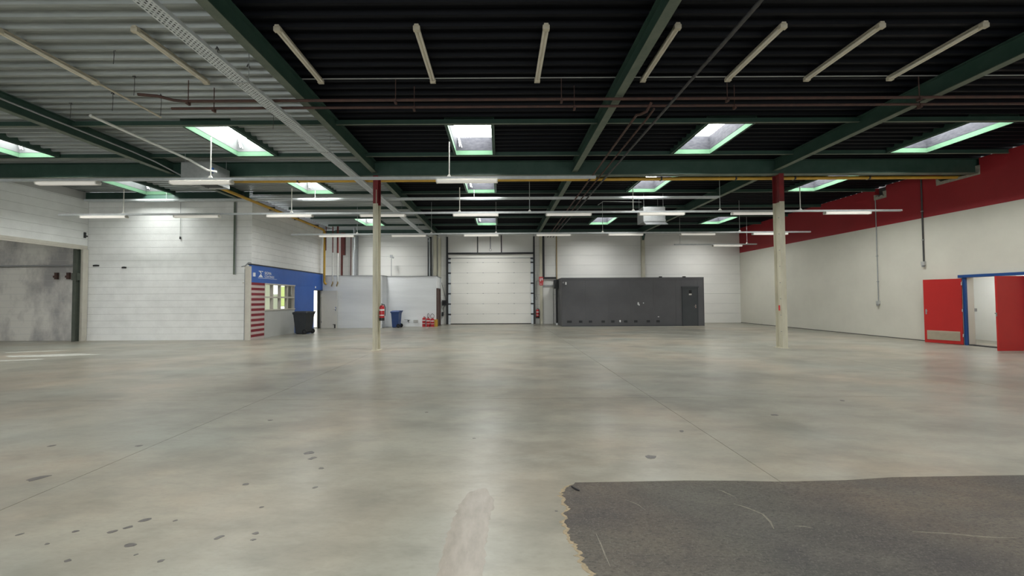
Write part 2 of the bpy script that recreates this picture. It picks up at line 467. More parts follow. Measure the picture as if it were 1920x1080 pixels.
# ------------------------------------------------------------------ block walls
blk_cache = {}
def blocks(parent, face, origin, u0, u1, z0, z1, m, ul=.50, h=.258, opens=(), proud=.008):
    """face: '-y' or '+x'; origin: plane coordinate; u runs along the wall"""
    k = 0; z = z0
    while z < z1 - .03:
        hh = min(h, z1 - z)
        u = u0 - (ul / 2 if k % 2 else 0)
        while u < u1 - .02:
            a, b = max(u, u0), min(u + ul, u1)
            if b - a > .03 and not any(o[0] < (a + b) / 2 < o[1] and o[2] < z + hh / 2 < o[3] for o in opens):
                key = (face, round(b - a, 2), round(hh, 2), m)
                if key not in blk_cache:
                    L_, H_ = b - a - .004, hh - .007
                    e = .004
                    if face == '-y':
                        mm = MB().box(.0005, L_ + .0035, -proud, 0, .0035, H_)
                    else:
                        mm = MB().box(0, proud, .0005, L_ + .0035, .0035, H_)
                    blk_cache[key] = mm.mesh('block', m)
                j = random.uniform(-.001, .001)
                link('block', blk_cache[key], parent, (a, origin + j, z) if face == '-y' else (origin + j, a, z))
            u += ul
        z += h; k += 1
wl = struct('wall_left', MB().box(XL - .3, XL, YF, 9.3, 0, ZD).box(XL - .3, XL, 9.3, 15.15, 3.64, ZD).box(XL - .3, XL, 15.15, 15.36, 0, ZD),
            'mortar', 'white painted block wall with a wide opening at the left', 'wall')
blocks(wl, '+x', XL, 9.3, 15.34, 3.66, 5.5, 'wall_white_block', h=.30, ul=.6)
wa = struct('wall_left_rear', MB().box(XL, -9.762, 15.362, 15.6, 0, 5.45), 'mortar', 'white painted block wall facing the camera at the left', 'wall')
blocks(wa, '-y', 15.362, XL, -9.754, .24, 5.45, 'wall_white_block', h=.262)
part('plinth', MB().box(XL, -9.90, 15.335, 15.362, 0, .235), 'wall_white_block', wa)
ws = struct('wall_left_upper', MB().box(-10.0, -9.762, 15.6, 21.3, 2.95, 5.45), 'mortar', 'white block wall above the blue office front', 'wall')
blocks(ws, '+x', -9.762, 15.362, 21.3, 2.95, 5.45, 'wall_white_block', h=.262, ul=.6)
part('end_pier', MB().box(-10.3, -9.75, 21.3, 21.5, 2.95, 5.45), 'wall_white_block', ws)
wr = struct('wall_side_room', MB().box(XF, XL - .3, 15.362, 15.6, 0, ZD).box(XF - .2, XF, YF, 15.6, 0, ZD), 'mortar', 'stained grey block wall seen through the opening', 'wall')
blocks(wr, '-y', 15.362, -20.0, XL - .3, 0.0, 4.4, 'dirty_block', h=.262)
# opening trim: lintel, jamb, steel post
trim = struct('trim_1', MB().box(XL - .06, XL + .05, 9.2, 15.30, 3.60, 3.70).box(XL - .02, XL + .03, 9.2, 15.30, 3.54, 3.60), 'frame_cream', 'cream lintel trim over the wide opening', 'trim')
part('jamb', MB().box(XL - .05, XL + .06, 15.14, 15.33, 0, 3.56), 'frame_cream', trim)
post = solo('steel_post', MB().ibeam('y', 14.98, 15.12, XL - .12, 0, .02, .01), 'beam_green', 'dark green steel post at the edge of the wide opening', 'post')
post.data = MB().box(XL - .14, XL - .02, 14.96, 14.975, 0, 3.54).box(XL - .14, XL - .02, 15.105, 15.12, 0, 3.54).box(XL - .09, XL - .075, 14.975, 15.105, 0, 3.54).box(XL - .22, XL + .0, 14.99, 15.09, 2.35, 2.62).mesh('steel_post', 'post_grey')
solo('wall_pipe', MB().tube([(-21, 15.30, 2.93), (-16.6, 15.30, 2.93)], .03), 'pipe_grey', 'thin grey pipe across the stained wall inside the opening', 'pipe')
for k, xx in enumerate((-17.35, -16.88)):
    solo('wall_bracket', MB().box(xx - .05, xx + .05, 15.27, 15.35, 2.40, 2.66).box(xx - .08, xx + .08, 15.25, 15.28, 2.46, 2.54), 'pipe_rust',
         ('left' if k == 0 else 'right') + ' of two small rusty brackets on the stained wall', 'bracket', group='brackets on the stained wall')

# ------------------------------------------------------------------ back wall of horizontal panels with posts
bw = struct('wall_back', MB().box(-12.0, -3.3, YB, YB + .25, 0, ZD).box(2.05, XR + .2, YB, YB + .25, 0, ZD).box(-3.3, 2.05, YB, YB + .25, 4.3, ZD).box(-3.3, 2.05, YB + .15, YB + .25, 0, 4.3),  # last box: unseen backing added behind the door to stop light leaks
            'mortar', 'white horizontal panel wall at the rear of the hall', 'wall')
pc = {}
def panel(x0, x1, z0, z1):
    key = (round(x1 - x0, 2), round(z1 - z0, 2))
    if key not in pc:
        a, h = x1 - x0, z1 - z0
        pc[key] = MB().box(.004, a - .004, -.03, 0, .006, h - .006).mesh('wall_panel', 'panel_white')
    link('wall_panel', pc[key], bw, (x0, YB, z0))
zs = [-.02, .585, 1.185, 1.79, 2.39, 2.99, 3.59, 4.19, 4.79, 5.39, 5.78]
for x0, x1 in ((-11.9, -10.1), (-10.1, -4.1), (2.6, 8.76), (8.76, XR)):
    for k in range(10):
        panel(x0, x1, max(0, zs[k]), zs[k + 1])
for x0, x1 in ((-4.1, -3.33), (2.08, 2.6)):
    for k in range(0, 10):
        panel(x0, x1, max(0, zs[k]), zs[k + 1])
for x0, x1 in ((-3.3, -1.37), (-1.37, .08), (.08, 2.05)):
    panel(x0, x1, 4.36, 5.39); panel(x0, x1, 5.39, 5.78)
def back_post(x0, x1, z0, z1, m, label, depth=.16):
    o = thing('wall_post', label, 'post', ((x0 + x1) / 2, YB - .03, z0))
    xm = (x0 + x1) / 2
    part('web', MB().box(-.008, .008, -depth + .012, 0, 0, z1 - z0), m, o)
    part('flange', MB().box(x0 - xm, x1 - xm, -depth, -depth + .012, 0, z1 - z0), m, o)
    part('flange', MB().box(x0 - xm, x1 - xm, -.012, 0, 0, z1 - z0), m, o)
    return o
back_post(-4.08, -3.88, 0, 5.45, 'column_cream', 'cream steel post left of the sectional door, further from the door')
back_post(-3.80, -3.64, 0, 5.30, 'column_cream', 'cream steel post left of the sectional door, nearer to the door')
back_post(2.42, 2.58, 0, 5.45, 'column_cream', 'cream steel post just right of the sectional door')
hp = back_post(8.66, 8.86, 0, 5.45, 'column_cream', 'cream steel post behind the dark box room')
part('haunch', MB().prism([(-.45, 5.5), (0, 5.5), (0, 5.0), (-.1, 5.0)], 'x', -.06, .06), 'beam_green', hp)
dp = thing('downpipe', 'grey downpipe in a dark channel above the white partition', 'pipe', (-4.32, YB - .12, 2.87))
part('channel', MB().box(-.11, -.09, -.06, .06, 0, 2.5).box(.09, .11, -.06, .06, 0, 2.5).box(-.11, .11, .05, .06, 0, 2.5), 'black_metal', dp)
part('pipe', MB().lathe([(.065, 0), (.065, 2.4)]), 'galv_dull', dp)
part('collar', MB().lathe([(.085, 2.2), (.085, 2.28)]), 'galv', dp)

# ------------------------------------------------------------------ right wall
o1, o2, zh = 10.95, 12.42, 2.14     # doorway
wrt = struct('wall_right', MB().box(XR, XR + .25, YF, o1, 0, 4.28).box(XR, XR + .25, o2, YB + .2, 0, 4.28).box(XR, XR + .25, o1, o2, zh, 4.28),
             'wall_cream', 'cream plastered wall with a red band at the right', 'wall')
part('red_band', MB().box(XR - .003, XR + .25, YF, 11.95, 4.28, ZD).box(XR - .003, XR + .25, 13.12, 14.87, 4.28, ZD).box(XR - .003, XR + .25, 15.32, YB + .2, 4.28, ZD)
     .box(XR - .003, XR + .25, 11.95, 13.12, 4.28, 5.36).box(XR - .003, XR + .25, 14.87, 15.32, 4.28, 5.36), 'wall_red', wrt)
def pocket(y0, y1, z0, zt):
    nz = 10; pts = []
    for k in range(nz + 1):
        t = k / nz; pts.append((y0 + (y1 - y0) * t, z0 + .11 + random.uniform(-.03, .03)))
    poly = [(y1 + .02, z0 - .01), (y1 + .03, z0 + .2), (y1 - .03, z0 + .2)] + list(reversed(pts))[1:-1] + [(y0 + .10, z0 + .13), (y0 + .12, zt), (y0 - .02, zt), (y0 - .02, z0)]
    part('concrete_pocket', MB().prism(poly, 'x', XR - .012, XR + .2), 'raw_concrete', wrt)
pocket(11.95, 13.12, 5.29, 5.58)
pocket(14.87, 15.32, 5.34, 5.60)
part('pocket_back', MB().box(XR + .18, XR + .25, 11.9, 13.2, 5.3, ZD).box(XR + .18, XR + .25, 14.8, 15.4, 5.3, ZD), 'roof_board', wrt)
bb = struct('gap_line_right', MB().box(XR - .006, XR, YF, o1 - .1, 0, .028).box(XR - .006, XR, o2 + .1, YB, 0, .028), 'joint_filler', 'dark gap line at the foot of the cream wall', 'gap_line')  # dark strip on the wall foot drawing the gap to the floor
# corridor behind the red doors
cr = struct('wall_corridor', MB().box(17.0, 17.2, 9.0, 16.0, 0, 2.9).box(XR + .25, 17.2, 15.0, 15.2, 0, 2.9).box(XR + .25, 17.2, 9.0, 9.2, 0, 2.9).box(XR + .25, 17.2, 9, 15.2, 2.7, 2.9),
            'corridor_white', 'white corridor wall beyond the red doors', 'wall')
cl = thing('fill_lamp', 'added fill lamp on the corridor ceiling beyond the red doors', 'lamp', (16.0, 12.4, 2.70))  # unseen lamp added to brighten the corridor
part('housing', MB().box(-.12, .12, -.65, .65, -.05, 0), 'lamp_white', cl)
mat('corridor_fill', (1, .98, .95), emit=16)
part('diffuser', MB().box(-.10, .10, -.62, .62, -.07, -.05), 'corridor_fill', cl)
# door frame and leaves
fr = struct('trim_2', MB().box(XR - .04, XR + .02, o2 - .02, o2 + .05, 0, zh + .075).box(XR - .04, XR + .02, o1 - .05, o1 + .02, 0, zh + .075).box(XR - .07, XR + .05, o1 - .3, o2 + .15, zh - .0, zh + .085),
            'frame_blue', 'blue steel frame of the red double doors', 'door frame')
part('sill', MB().box(XR, XR + .25, o1, o2, 0, .03), 'black_metal', fr)
d1 = thing('door_1', 'red door leaf with beige kick grille, folded back beside the blue frame', 'door', (XR - .06, o2 + .06, 0), math.radians(27))
d1['kind'] = 'structure'
part('leaf', MB().box(-.022, .022, 0, .86, .015, 2.11), 'door_red', d1)
kg = part('kick_grille', MB().box(-.032, -.022, .06, .80, .12, .42), 'kick_plate', d1)
for k in range(9):
    part('grille_slat', MB().box(-.038, -.032, .08, .78, .145 + k * .029, .163 + k * .029), 'kick_plate', kg)
hd = part('handle', MB().box(-.03, -.022, .79, .82, .95, 1.12), 'pipe_grey', d1)
part('lever', MB().tube([(-.03, .805, 1.06), (-.06, .805, 1.06), (-.06, .76, 1.06)], .008), 'pipe_grey', hd)
for zz in (.25, 1.05, 1.9): part('hinge', MB().lathe([(.016, zz), (.016, zz + .1)], (-.01, 0, 0)), 'chrome', d1)
d2 = thing('door_2', 'dark red door leaf swung open into the hall, at the right picture edge', 'door', (XR - .06, o1 + .05, 0), math.radians(91))
d2['kind'] = 'structure'
part('leaf', MB().box(-.022, .022, 0, .80, .015, 2.11), 'door_red', d2)
hd = part('handle', MB().box(.022, .030, .72, .76, .93, 1.13), 'chrome', d2)
part('lever', MB().tube([(.03, .74, 1.06), (.08, .74, 1.06), (.08, .62, 1.06)], .01), 'chrome', hd)
part('strike_bolt', MB().box(-.012, .012, .80, .815, .98, 1.08), 'chrome', d2)
cp = thing('corridor_pipe', 'grey pipe with a bracket inside the red doorway', 'pipe', (XR + .6, 12.78, 0))
part('pipe', MB().tube([(0, 0, .95), (0, 0, 2.69)], .022), 'pipe_grey', cp)
part('switch_box', MB().box(-.06, .10, -.06, .04, 1.05, 1.15), 'pipe_grey', cp)
# conduits on the right wall
for yy, zb, zt, nm in ((15.28, 1.32, 5.35, 'thin grey cable conduit with a socket low on the cream wall'), (13.60, 2.70, 5.7, 'dark cable conduit ending in a socket above the red door')):
    q = thing('wall_conduit', nm, 'conduit', (XR - .02, yy, zb))
    part('conduit', MB().tube([(0, 0, .05), (0, 0, zt - zb)], .016 if zb < 2 else .022), 'galv_dull' if zb < 2 else 'pipe_black', q)
    bx = part('socket_box', MB().frustum((-.05, .02, -.055, .055), (-.06, .02, -.05, .05), -.06, .06), 'panel_grey', q)
    part('socket', MB().lathe([(.04, 0), (.04, -.05), (.03, -.07)], (-.03, 0, -.06)), 'pipe_grey', bx)
    for zz in (zb + .8, zb + 1.8): part('clip', MB().box(-.025, .02, -.03, .03, zz - zb, zz - zb + .03), 'galv_dull', q)

# unseen wall behind the camera; bays added for sky light on camera-facing walls
wbh = MB()
for c in cells([XF - .2, 17.4], [0, ZD], [(-14.0, -6.0, 0, 3.8), (-4.0, 4.0, 0, 3.8), (6.0, 13.5, 0, 3.8)]):
    wbh.box(c[0], c[1], YF - .25, YF, c[2], c[3])
wbh = struct('wall_behind', wbh, 'wall_cream', 'unseen wall with three added open loading bays behind the camera', 'wall')
for x0, x1 in ((-14.0, -6.0), (-4.0, 4.0), (6.0, 13.5)):
    part('bay_frame', MB().box(x0, x0 + .1, YF - .27, YF + .02, 0, 3.8).box(x1 - .1, x1, YF - .27, YF + .02, 0, 3.8).box(x0, x1, YF - .27, YF + .02, 3.7, 3.8), 'beam_green', wbh)

# ------------------------------------------------------------------ roof steel
def steel(name, mbs, label):
    web, fl, loc = mbs
    o = thing(name, label, 'beam', loc)
    part('web', web, 'beam_green', o); part('bottom_flange', fl, 'beam_green_bounce', o)
    return o
bl = ['dark green roof beam over the grey deck, furthest left', 'dark green roof beam between the grey and the black deck',
      'green roof beam over the middle of the hall', 'dark green roof beam above the right column']
for k, bx in enumerate(BEAMX):
    y1 = 15.3 if k == 0 else YB
    o = steel('roof_beam', (MB().box(-.006, .006, YF, y1, .014, .33).box(-.08, .08, YF, y1, .33, .345), MB().box(-.08, .08, YF, y1, 0, .014), (bx, 0, 5.45)), bl[k])
steel('main_beam', (MB().box(XL, XR + .15, -.006, .006, .016, .45).box(XL, XR + .15, -.1, .1, .44, .455), MB().box(XL, XR + .15, -.1, .1, 0, .016), (0, 12.05, 5.34)),
      'deep green main beam across the hall on the two columns')
steel('main_beam', (MB().box(XL, XR, -.006, .006, .016, .45).box(XL, XR, -.1, .1, .44, .455), MB().box(XL, XR, -.1, .1, 0, .016), (0, 0.0, 5.34)),
      'deep green main beam above the camera')
steel('edge_beam', (MB().box(-11.5, XR, -.006, .006, .016, .3), MB().box(-11.5, XR, -.06, .06, 0, .016), (0, YB - .12, 5.50)), 'green beam along the top of the rear panel wall')
steel('edge_beam', (MB().box(XL, -9.8, -.006, .006, .016, .33), MB().box(XL, -9.8, -.08, .08, 0, .016), (0, 15.24, 5.46)), 'green beam along the top of the white block wall facing the camera')
for yy, lab in ((9.17, 'slim green purlin at the near edge of the nearest skylight row'), (11.25, 'slim green purlin at the far edge of the nearest skylight row'),
                (13.22, 'slim green purlin at the near edge of the middle skylight row'), (15.30, 'slim green purlin at the far edge of the middle skylight row'),
                (17.9, 'slim green purlin between the middle and the furthest skylight rows'),
                (19.97, 'slim green purlin at the near edge of the furthest skylight row'), (22.03, 'slim green purlin at the far edge of the furthest skylight row')):
    x0 = XL if yy < 15 else -9.7
    o = thing('purlin', lab, 'beam', (0, yy, ZD - .12))
    part('web', MB().box(x0, XR, -.005, .005, .008, .118), 'beam_green', o)
    part('bottom_flange', MB().box(x0, XR, -.03, .03, 0, .008), 'beam_green_bounce', o)
solo('deck_lap', MB().box(-3.8, XR, 7.42, 7.45, ZD - .006, ZD + .0), 'galv_dull', 'thin pale lap strip across the black deck above the lamps', 'strip')

# ------------------------------------------------------------------ skylights
rown = ['nearest', 'middle', 'furthest']
coln = {1: 'leftmost', 2: 'second from left', 3: 'third from left, over the middle bay', 4: 'fourth from left', 5: 'rightmost'}
def skylight(cx, y0, y1, white, label, dimmed=False):
    cy = (y0 + y1) / 2; hx, hy = .52, (y1 - y0) / 2
    o = thing('skylight', label, 'skylight', (cx, cy, 5.69), 0, 'roof skylights')
    t = .02
    def ring(z0, z1, hx, hy, t, hx1=None, hy1=None):
        hx1 = hx if hx1 is None else hx1; hy1 = hy if hy1 is None else hy1
        m = MB()
        for s in (-1, 1):
            v = [(s * hx, -hy, z0), (s * hx, hy, z0), (s * hx1, hy1, z1), (s * hx1, -hy1, z1)]
            v2 = [(p[0] + s * t, p[1] + (t if p[1] > 0 else -t), p[2]) for p in v]
            m.add(v + v2, [(0, 1, 2, 3), (4, 7, 6, 5), (0, 4, 5, 1), (3, 2, 6, 7), (0, 3, 7, 4), (1, 5, 6, 2)])
            v = [(-hx, s * hy, z0), (hx, s * hy, z0), (hx1, s * hy1, z1), (-hx1, s * hy1, z1)]
            v2 = [(p[0] + (t if p[0] > 0 else -t), p[1] + s * t, p[2]) for p in v]
            m.add(v + v2, [(0, 1, 2, 3), (4, 7, 6, 5), (0, 4, 5, 1), (3, 2, 6, 7), (0, 3, 7, 4), (1, 5, 6, 2)])
        return m
    part('green_liner', ring(0, .13, hx, hy, t), 'curb_green', o)
    part('curb', ring(.13, .50, hx - .005, hy - .005, .05, hx - .03, hy - .03), 'curb_white' if white else 'curb_grey', o)
    tr = MB()
    for s_ in (-1, 1):
        tr.box(s_ * (hx + .021), s_ * (hx + .075), -hy - .044, hy + .044, .012, .22)
        tr.box(-hx - .021, hx + .021, s_ * (hy + .021), s_ * (hy + .044), .012, .22)
    part('edge_trim', tr, 'beam_green', o)
    pn = part('pane', MB().box(-hx, hx, -hy, hy, .50, .52), 'curb_white', o)
    pn.data.materials.append(MAT['daylight_pane_dim' if dimmed else 'daylight_pane'])
    pn.data.polygons[0].material_index = 1          # the lit underside
    part('opener', MB().tube([(-hx + .10, hy - .06, .22), (-hx + .06, hy - .1, .49)], .014, 6).tube([(-hx + .16, hy - .05, .20), (-hx + .08, hy - .1, .49)], .010, 6), 'white_paint', o)
    return o
for ix in range(6):
    for iy, (a, b) in enumerate(SKY):
        if not sky_exists(ix, iy): continue
        if ix == 0: lab = 'added unseen skylight over the side room beyond the opening' + (', further forward' if iy else '')
        elif iy < 3: lab = 'skylight with green lining in the %s row, %s' % (rown[iy], coln[ix] if not (iy == 2) else {2: 'leftmost', 3: 'second from left', 4: 'third from left', 5: 'rightmost'}[ix])
        else: lab = 'skylight with green lining behind the view, %s roof row, %s' % (ORD[iy - 3], coln[ix].split(',')[0])
        skylight(SKX[ix], a, b, ix <= 2, lab, ix == 1 and iy == 1)

# ------------------------------------------------------------------ columns
def column(x, label):
    o = thing('column', label, 'column', (x, 12.05, 0))
    def sec(z0, z1):
        return (MB().box(-.075, .075, -.15, -.138, z0, z1), MB().box(-.075, .075, .138, .15, z0, z1), MB().box(-.006, .006, -.138, .138, z0, z1))
    for nm, z0, z1, m in (('lower', 0.012, 4.48, 'column_cream'), ('upper', 4.48, 5.34, 'column_red')):
        a, b, c = sec(z0, z1)
        part('front_flange', a, m, o); part('rear_flange', b, m, o); part('web', c, m, o)
    part('base_plate', MB().box(-.12, .12, -.19, .19, 0, .012), 'column_cream', o)
    for k in range(8):
        for s in (-1, 1):
            part('bolt', MB().lathe([(.014, 0), (.014, .012)], (s * .006 if s > 0 else -.018, 0, .5 + .5 * k), 8, 'x'), 'pipe_grey', o)
    return o
colL = column(-3.80, 'cream and red steel column with a fire extinguisher, left of the sectional door')
colR = column(8.62, 'cream and red steel column in front of the right wall')
part('conduit', MB().tube([(.03, -.162, .02), (.03, -.162, 4.9)], .011), 'column_cream', colL)
part('sign', MB().box(-.078, -.075, -.06, .0, 1.14, 1.30), 'sign_red', colR)

# ------------------------------------------------------------------ sectional door
gd = thing('door_3', 'white sectional overhead door in a black frame at the rear', 'garage door', (-.58, YB - .05, 0)); gd['kind'] = 'structure'
zs2 = [.04, .62, 1.25, 1.88, 2.50, 3.14, 3.78, 4.03]
for k in range(7):
    p = part('door_section', MB().box(-2.54, 2.55, -.03, .03, zs2[k], zs2[k + 1]), 'garage_white', gd)
    part('seam', MB().box(-2.54, 2.55, -.0312, -.028, zs2[k + 1] - .006, zs2[k + 1] + .004), 'pipe_grey', p)
    if k < 6:
        for xx in (-1.43, -.47, .47, 1.43): part('hinge', MB().box(xx - .035, xx + .035, -.036, -.03, zs2[k + 1] - .02, zs2[k + 1] + .015), 'pipe_grey', p)
for s in (-1, 1):
    part('track', MB().box(s * 2.61, s * 2.70, -.16, -.06, 0, 5.35).box(s * 2.68, s * 2.70, -.20, -.06, 0, 5.35), 'black_metal', gd)
    part('track_plate', MB().box(s * 2.46, s * 2.60, -.065, -.055, 0, 3.95), 'galv', gd)
    for k in range(1, 8):
        part('roller_bracket', MB().box(s * 2.44, s * 2.68, -.12, -.06, zs2[k] - .06, zs2[k] + .03), 'black_metal', gd)
part('spring_bar', MB().box(-2.68, 2.68, -.16, -.05, 4.29, 4.38).tube([(-2.6, -.12, 4.32), (2.6, -.12, 4.32)], .05), 'black_metal', gd)
part('header_panel', MB().box(-2.6, 2.6, -.02, .03, 4.05, 4.29), 'garage_white', gd)
part('top_seal', MB().box(-2.6, 2.6, -.05, -.02, 4.03, 4.06), 'pipe_grey', gd)
part('bottom_seal', MB().box(-2.55, 2.55, -.035, .035, 0, .045), 'rubber', gd)
for xx in (-.80, .66): part('mullion', MB().box(xx - .035, xx + .035, -.06, 0, 4.38, 5.45), 'black_metal', gd)
part('chain_guide', MB().box(-.05, .02, -.06, 0, 4.62, 5.42), 'pipe_grey', gd)
part('pull_ring', MB().tube([(-.015 + .07 * math.cos(a * PI / 6), -.05, 4.55 + .07 * math.sin(a * PI / 6)) for a in range(12)], .012, 6, True), 'pipe_grey', gd)
# control gear left of the door
cb = thing('door_control', 'black control box with hanging cable beside the sectional door', 'control box', (-3.42, YB - .09, 1.05))
part('box', MB().box(-.13, .13, -.12, .05, .10, .42), 'black_metal', cb)
part('knob', MB().lathe([(.07, -.12), (.06, -.18)], (0, 0, .27), 12, 'y'), 'rubber', cb)
part('cable', MB().tube([(.0, -.02, .1), (-.08, -.03, -.1), (-.03, -.03, -.3), (-.1, -.02, -.35)], .015), 'rubber', cb)
part('small_box', MB().box(-.16, -.06, -.08, .05, -.55, -.30), 'black_metal', cb)
part('upper_cable', MB().tube([(.1, 0, .4), (-.02, 0, .9), (-.14, .0, 1.35), (-.16, 0, 1.5)], .012), 'rubber', cb)

# ------------------------------------------------------------------ dark box room
BX0, BX1, BYF, BZ = 3.39, 11.19, 21.6, 2.68
br = thing('box_room', 'dark grey painted box room with low vents against the rear wall', 'room', (BX0, BYF, 0))
W = BX1 - BX0
part('core', MB().box(.02, W - .02, .03, 2.44, 0, BZ - .02), 'box_grey', br)
part('roof', MB().box(-.01, W + .01, -.01, 2.44, BZ - .02, BZ), 'box_grey', br)
part('side_panel', MB().box(0, .02, .03, 2.44, 0, BZ - .02), 'box_grey', br)
xs = [0, 1.30, 2.54, 3.78, 5.03, 6.27, 6.63]
for k in range(6):
    part('board', MB().box(xs[k] + .002, xs[k + 1] - .002, 0, .03, 0, BZ - .10), 'box_grey', br)
part('board', MB().box(6.63, 7.48, 0, .03, 2.16, BZ - .10), 'box_grey', br)
part('board', MB().box(7.484, W, 0, .03, 0, BZ - .10), 'box_grey', br)
part('top_trim', MB().box(0, W, -.008, .03, BZ - .098, BZ - .02), 'box_grey', br)
part('skirting', MB().box(0, 6.62, -.012, 0, 0, .05), 'box_door', br)
part('outer_edge', MB().box(W, W + .03, -.01, 2.44, 0, BZ), 'box_grey', br)
for vx in (3.79, 4.41, 4.95, 5.65, 6.18, 6.89, 7.44, 8.13, 8.67):
    hw = .13 if vx < 4 else .09
    v = part('vent', MB().box(vx - BX0 - hw, vx - BX0 + hw, -.010, 0, .20, .32), 'vent_black', br)
    for k in range(4): part('vent_slat', MB().box(vx - BX0 - hw + .01, vx - BX0 + hw - .01, -.018, -.010, .21 + k * .028, .22 + k * .028), 'box_door', v)
dr = part('door', MB().box(6.68, 7.44, -.04, .0, .01, 2.10), 'box_door', br)
part('door_frame', MB().box(6.62, 6.68, -.05, .03, 0, 2.16).box(7.44, 7.49, -.05, .03, 0, 2.16).box(6.58, 7.53, -.055, .03, 2.10, 2.17), 'box_door', br)
part('door_handle', MB().box(7.32, 7.36, -.05, -.04, .98, 1.16).tube([(7.34, -.05, 1.08), (7.34, -.09, 1.08), (7.22, -.09, 1.08)], .011), 'chrome', dr)
part('door_notice', MB().box(6.98, 7.13, -.045, -.04, 1.76, 1.96), 'vent_black', dr)
nt = part('notice_print', MB().box(6.98, 7.13, -.047, -.045, 1.69, 1.77), 'label_white', dr)
def blob(cx, cz, rx, rz, y=-.004):
    pts = [(cx + rx * math.cos(a * PI / 5) * random.uniform(.75, 1.1), cz + rz * math.sin(a * PI / 5) * random.uniform(.8, 1.1)) for a in range(10)]
    return MB().prism(pts, 'y', y, 0)
for cx, cz, rx, rz in ((6.58, .28, .05, .07), (7.59, 1.24, .05, .09), (7.64, 1.17, .04, .05), (7.88, 1.27, .025, .04), (8.69, .51, .05, .02)):
    part('paint_chip', blob(cx - BX0, cz, rx, rz), 'white_paint', br)
part('wall_lamp', MB().box(.19, .26, -.05, 0, 2.30, 2.45), 'white_paint', br)
part('switch_box', MB().box(.05, .12, -.03, 0, 2.38, 2.46), 'pipe_grey', br)
for xx in (5.4, 6.7): part('roof_bracket', MB().box(xx, xx + .14, .0, .1, BZ, BZ + .05), 'black_metal', br)
# pipework at the box's left side
dpz = thing('drain_pipe', 'black pipework running down beside the dark box room', 'pipe', (3.30, 22.9, 0))
part('pipe', MB().tube([(0, 0, .12), (0, 0, 2.3)], .045), 'black_metal', dpz)
part('gutter_box', MB().box(-.17, .07, -.15, .15, 2.12, 2.62), 'black_metal', dpz)
part('foot', MB().lathe([(.06, 0), (.055, .12)]), 'white_paint', dpz)
solo('cable_duct', MB().box(2.60, 2.72, YB - .13, YB - .03, 2.78, 5.45).box(2.60, 3.42, YB - .14, YB - .03, 2.74, 2.86), 'black_metal', 'dark cable duct turning from the cream post to the box room', 'duct')
solo('cable_duct', MB().box(2.58, 3.3, YB - .14, YB - .03, 2.26, 2.36), 'pipe_grey', 'short grey horizontal duct left of the box room', 'duct')
solo('wall_board', MB().box(2.60, 3.22, YB - .10, YB - .03, 0, 2.26), 'panel_white', 'white board on the wall between extinguisher and box room', 'board')
solo('riser_pipe', MB().tube([(3.47, YB - .09, 2.7), (3.47, YB - .09, 5.5)], .035), 'pipe_beige', 'brown riser pipe on the rear wall above the box room corner', 'pipe')

# ------------------------------------------------------------------ office front
ofc = thing('office_front', 'blue office front with striped corner and lettering under the block wall', 'office', (-9.65, 15.17, 0))
OY = 15.17
def ob(y0, y1, z0, z1, d0=-.10, d1=0.0): return MB().box(d0, d1, y0 - OY, y1 - OY, z0, z1)
part('sign_band', ob(15.2, 21.3, 2.24, 2.92), 'blue_paint', ofc)
part('blue_panel', ob(18.42, 20.30, 0, 2.238), 'blue_paint', ofc)
part('door_head', ob(20.302, 21.3, 2.06, 2.238), 'blue_paint', ofc)
part('top_rail', ob(15.17, 21.35, 2.92, 2.96, -.14, .02), 'black_metal', ofc)
part('head_trim', ob(20.3, 21.32, 2.03, 2.06, -.10, .012), 'black_metal', ofc)
zz = 0.0
for k in range(22):
    z1 = 2.236 - k * .1016; z0 = z1 - .1016
    part('stripe', ob(15.2, 16.05, max(0, z0), z1 - .001, -.05, 0.0 if k % 2 else .002), 'stripe_red' if k % 2 == 0 else 'stripe_pale', ofc)
part('lower_panel', ob(16.07, 18.40, 0, 1.10), 'panel_grey', ofc)
wy = [16.08, 16.66, 17.24, 17.82, 18.40]
win = part('window_frame', ob(16.06, 18.42, 1.10, 1.15, -.16, .02), 'frame_cream', ofc)
part('frame_head', ob(16.06, 18.42, 2.185, 2.237, -.16, .02), 'frame_cream', win)
part('transom', ob(16.08, 18.40, 1.63, 1.69, -.16, -.01), 'frame_cream', win)
for k, yv in enumerate(wy):
    part('mullion', ob(yv - (.02 if k else 0), yv + (.02 if k < 4 else 0), 1.15, 2.185, -.13, -.005), 'frame_cream', win)
for k in range(4):
    for z0, z1 in ((1.15, 1.63), (1.69, 2.185)):
        part('pane', ob(wy[k] + .02, wy[k + 1] - .02, z0, z1, -.150, -.144), 'glass', win)
cp_ = part('corner_pilaster', MB().box(-.24, -.004, -.03, .028, 0, 2.86), 'frame_cream', ofc)
part('pilaster_ledge', MB().box(-.30, -.004, -.05, -.03, 2.20, 2.23), 'frame_cream', cp_)
part('pilaster_cable', MB().tube([(-.22, -.045, .0), (-.22, -.045, 2.75)], .012), 'pipe_grey', ofc)
part('gutter', MB().tube([(-.34, -.05, 2.84), (-.2, -.05, 2.87), (-.08, -.04, 3.0), (.0, .0, 2.99)], .022), 'pipe_grey', ofc)
part('alarm_box', ob(15.27, 15.36, 2.47, 2.62, 0, .05), 'white_paint', ofc)
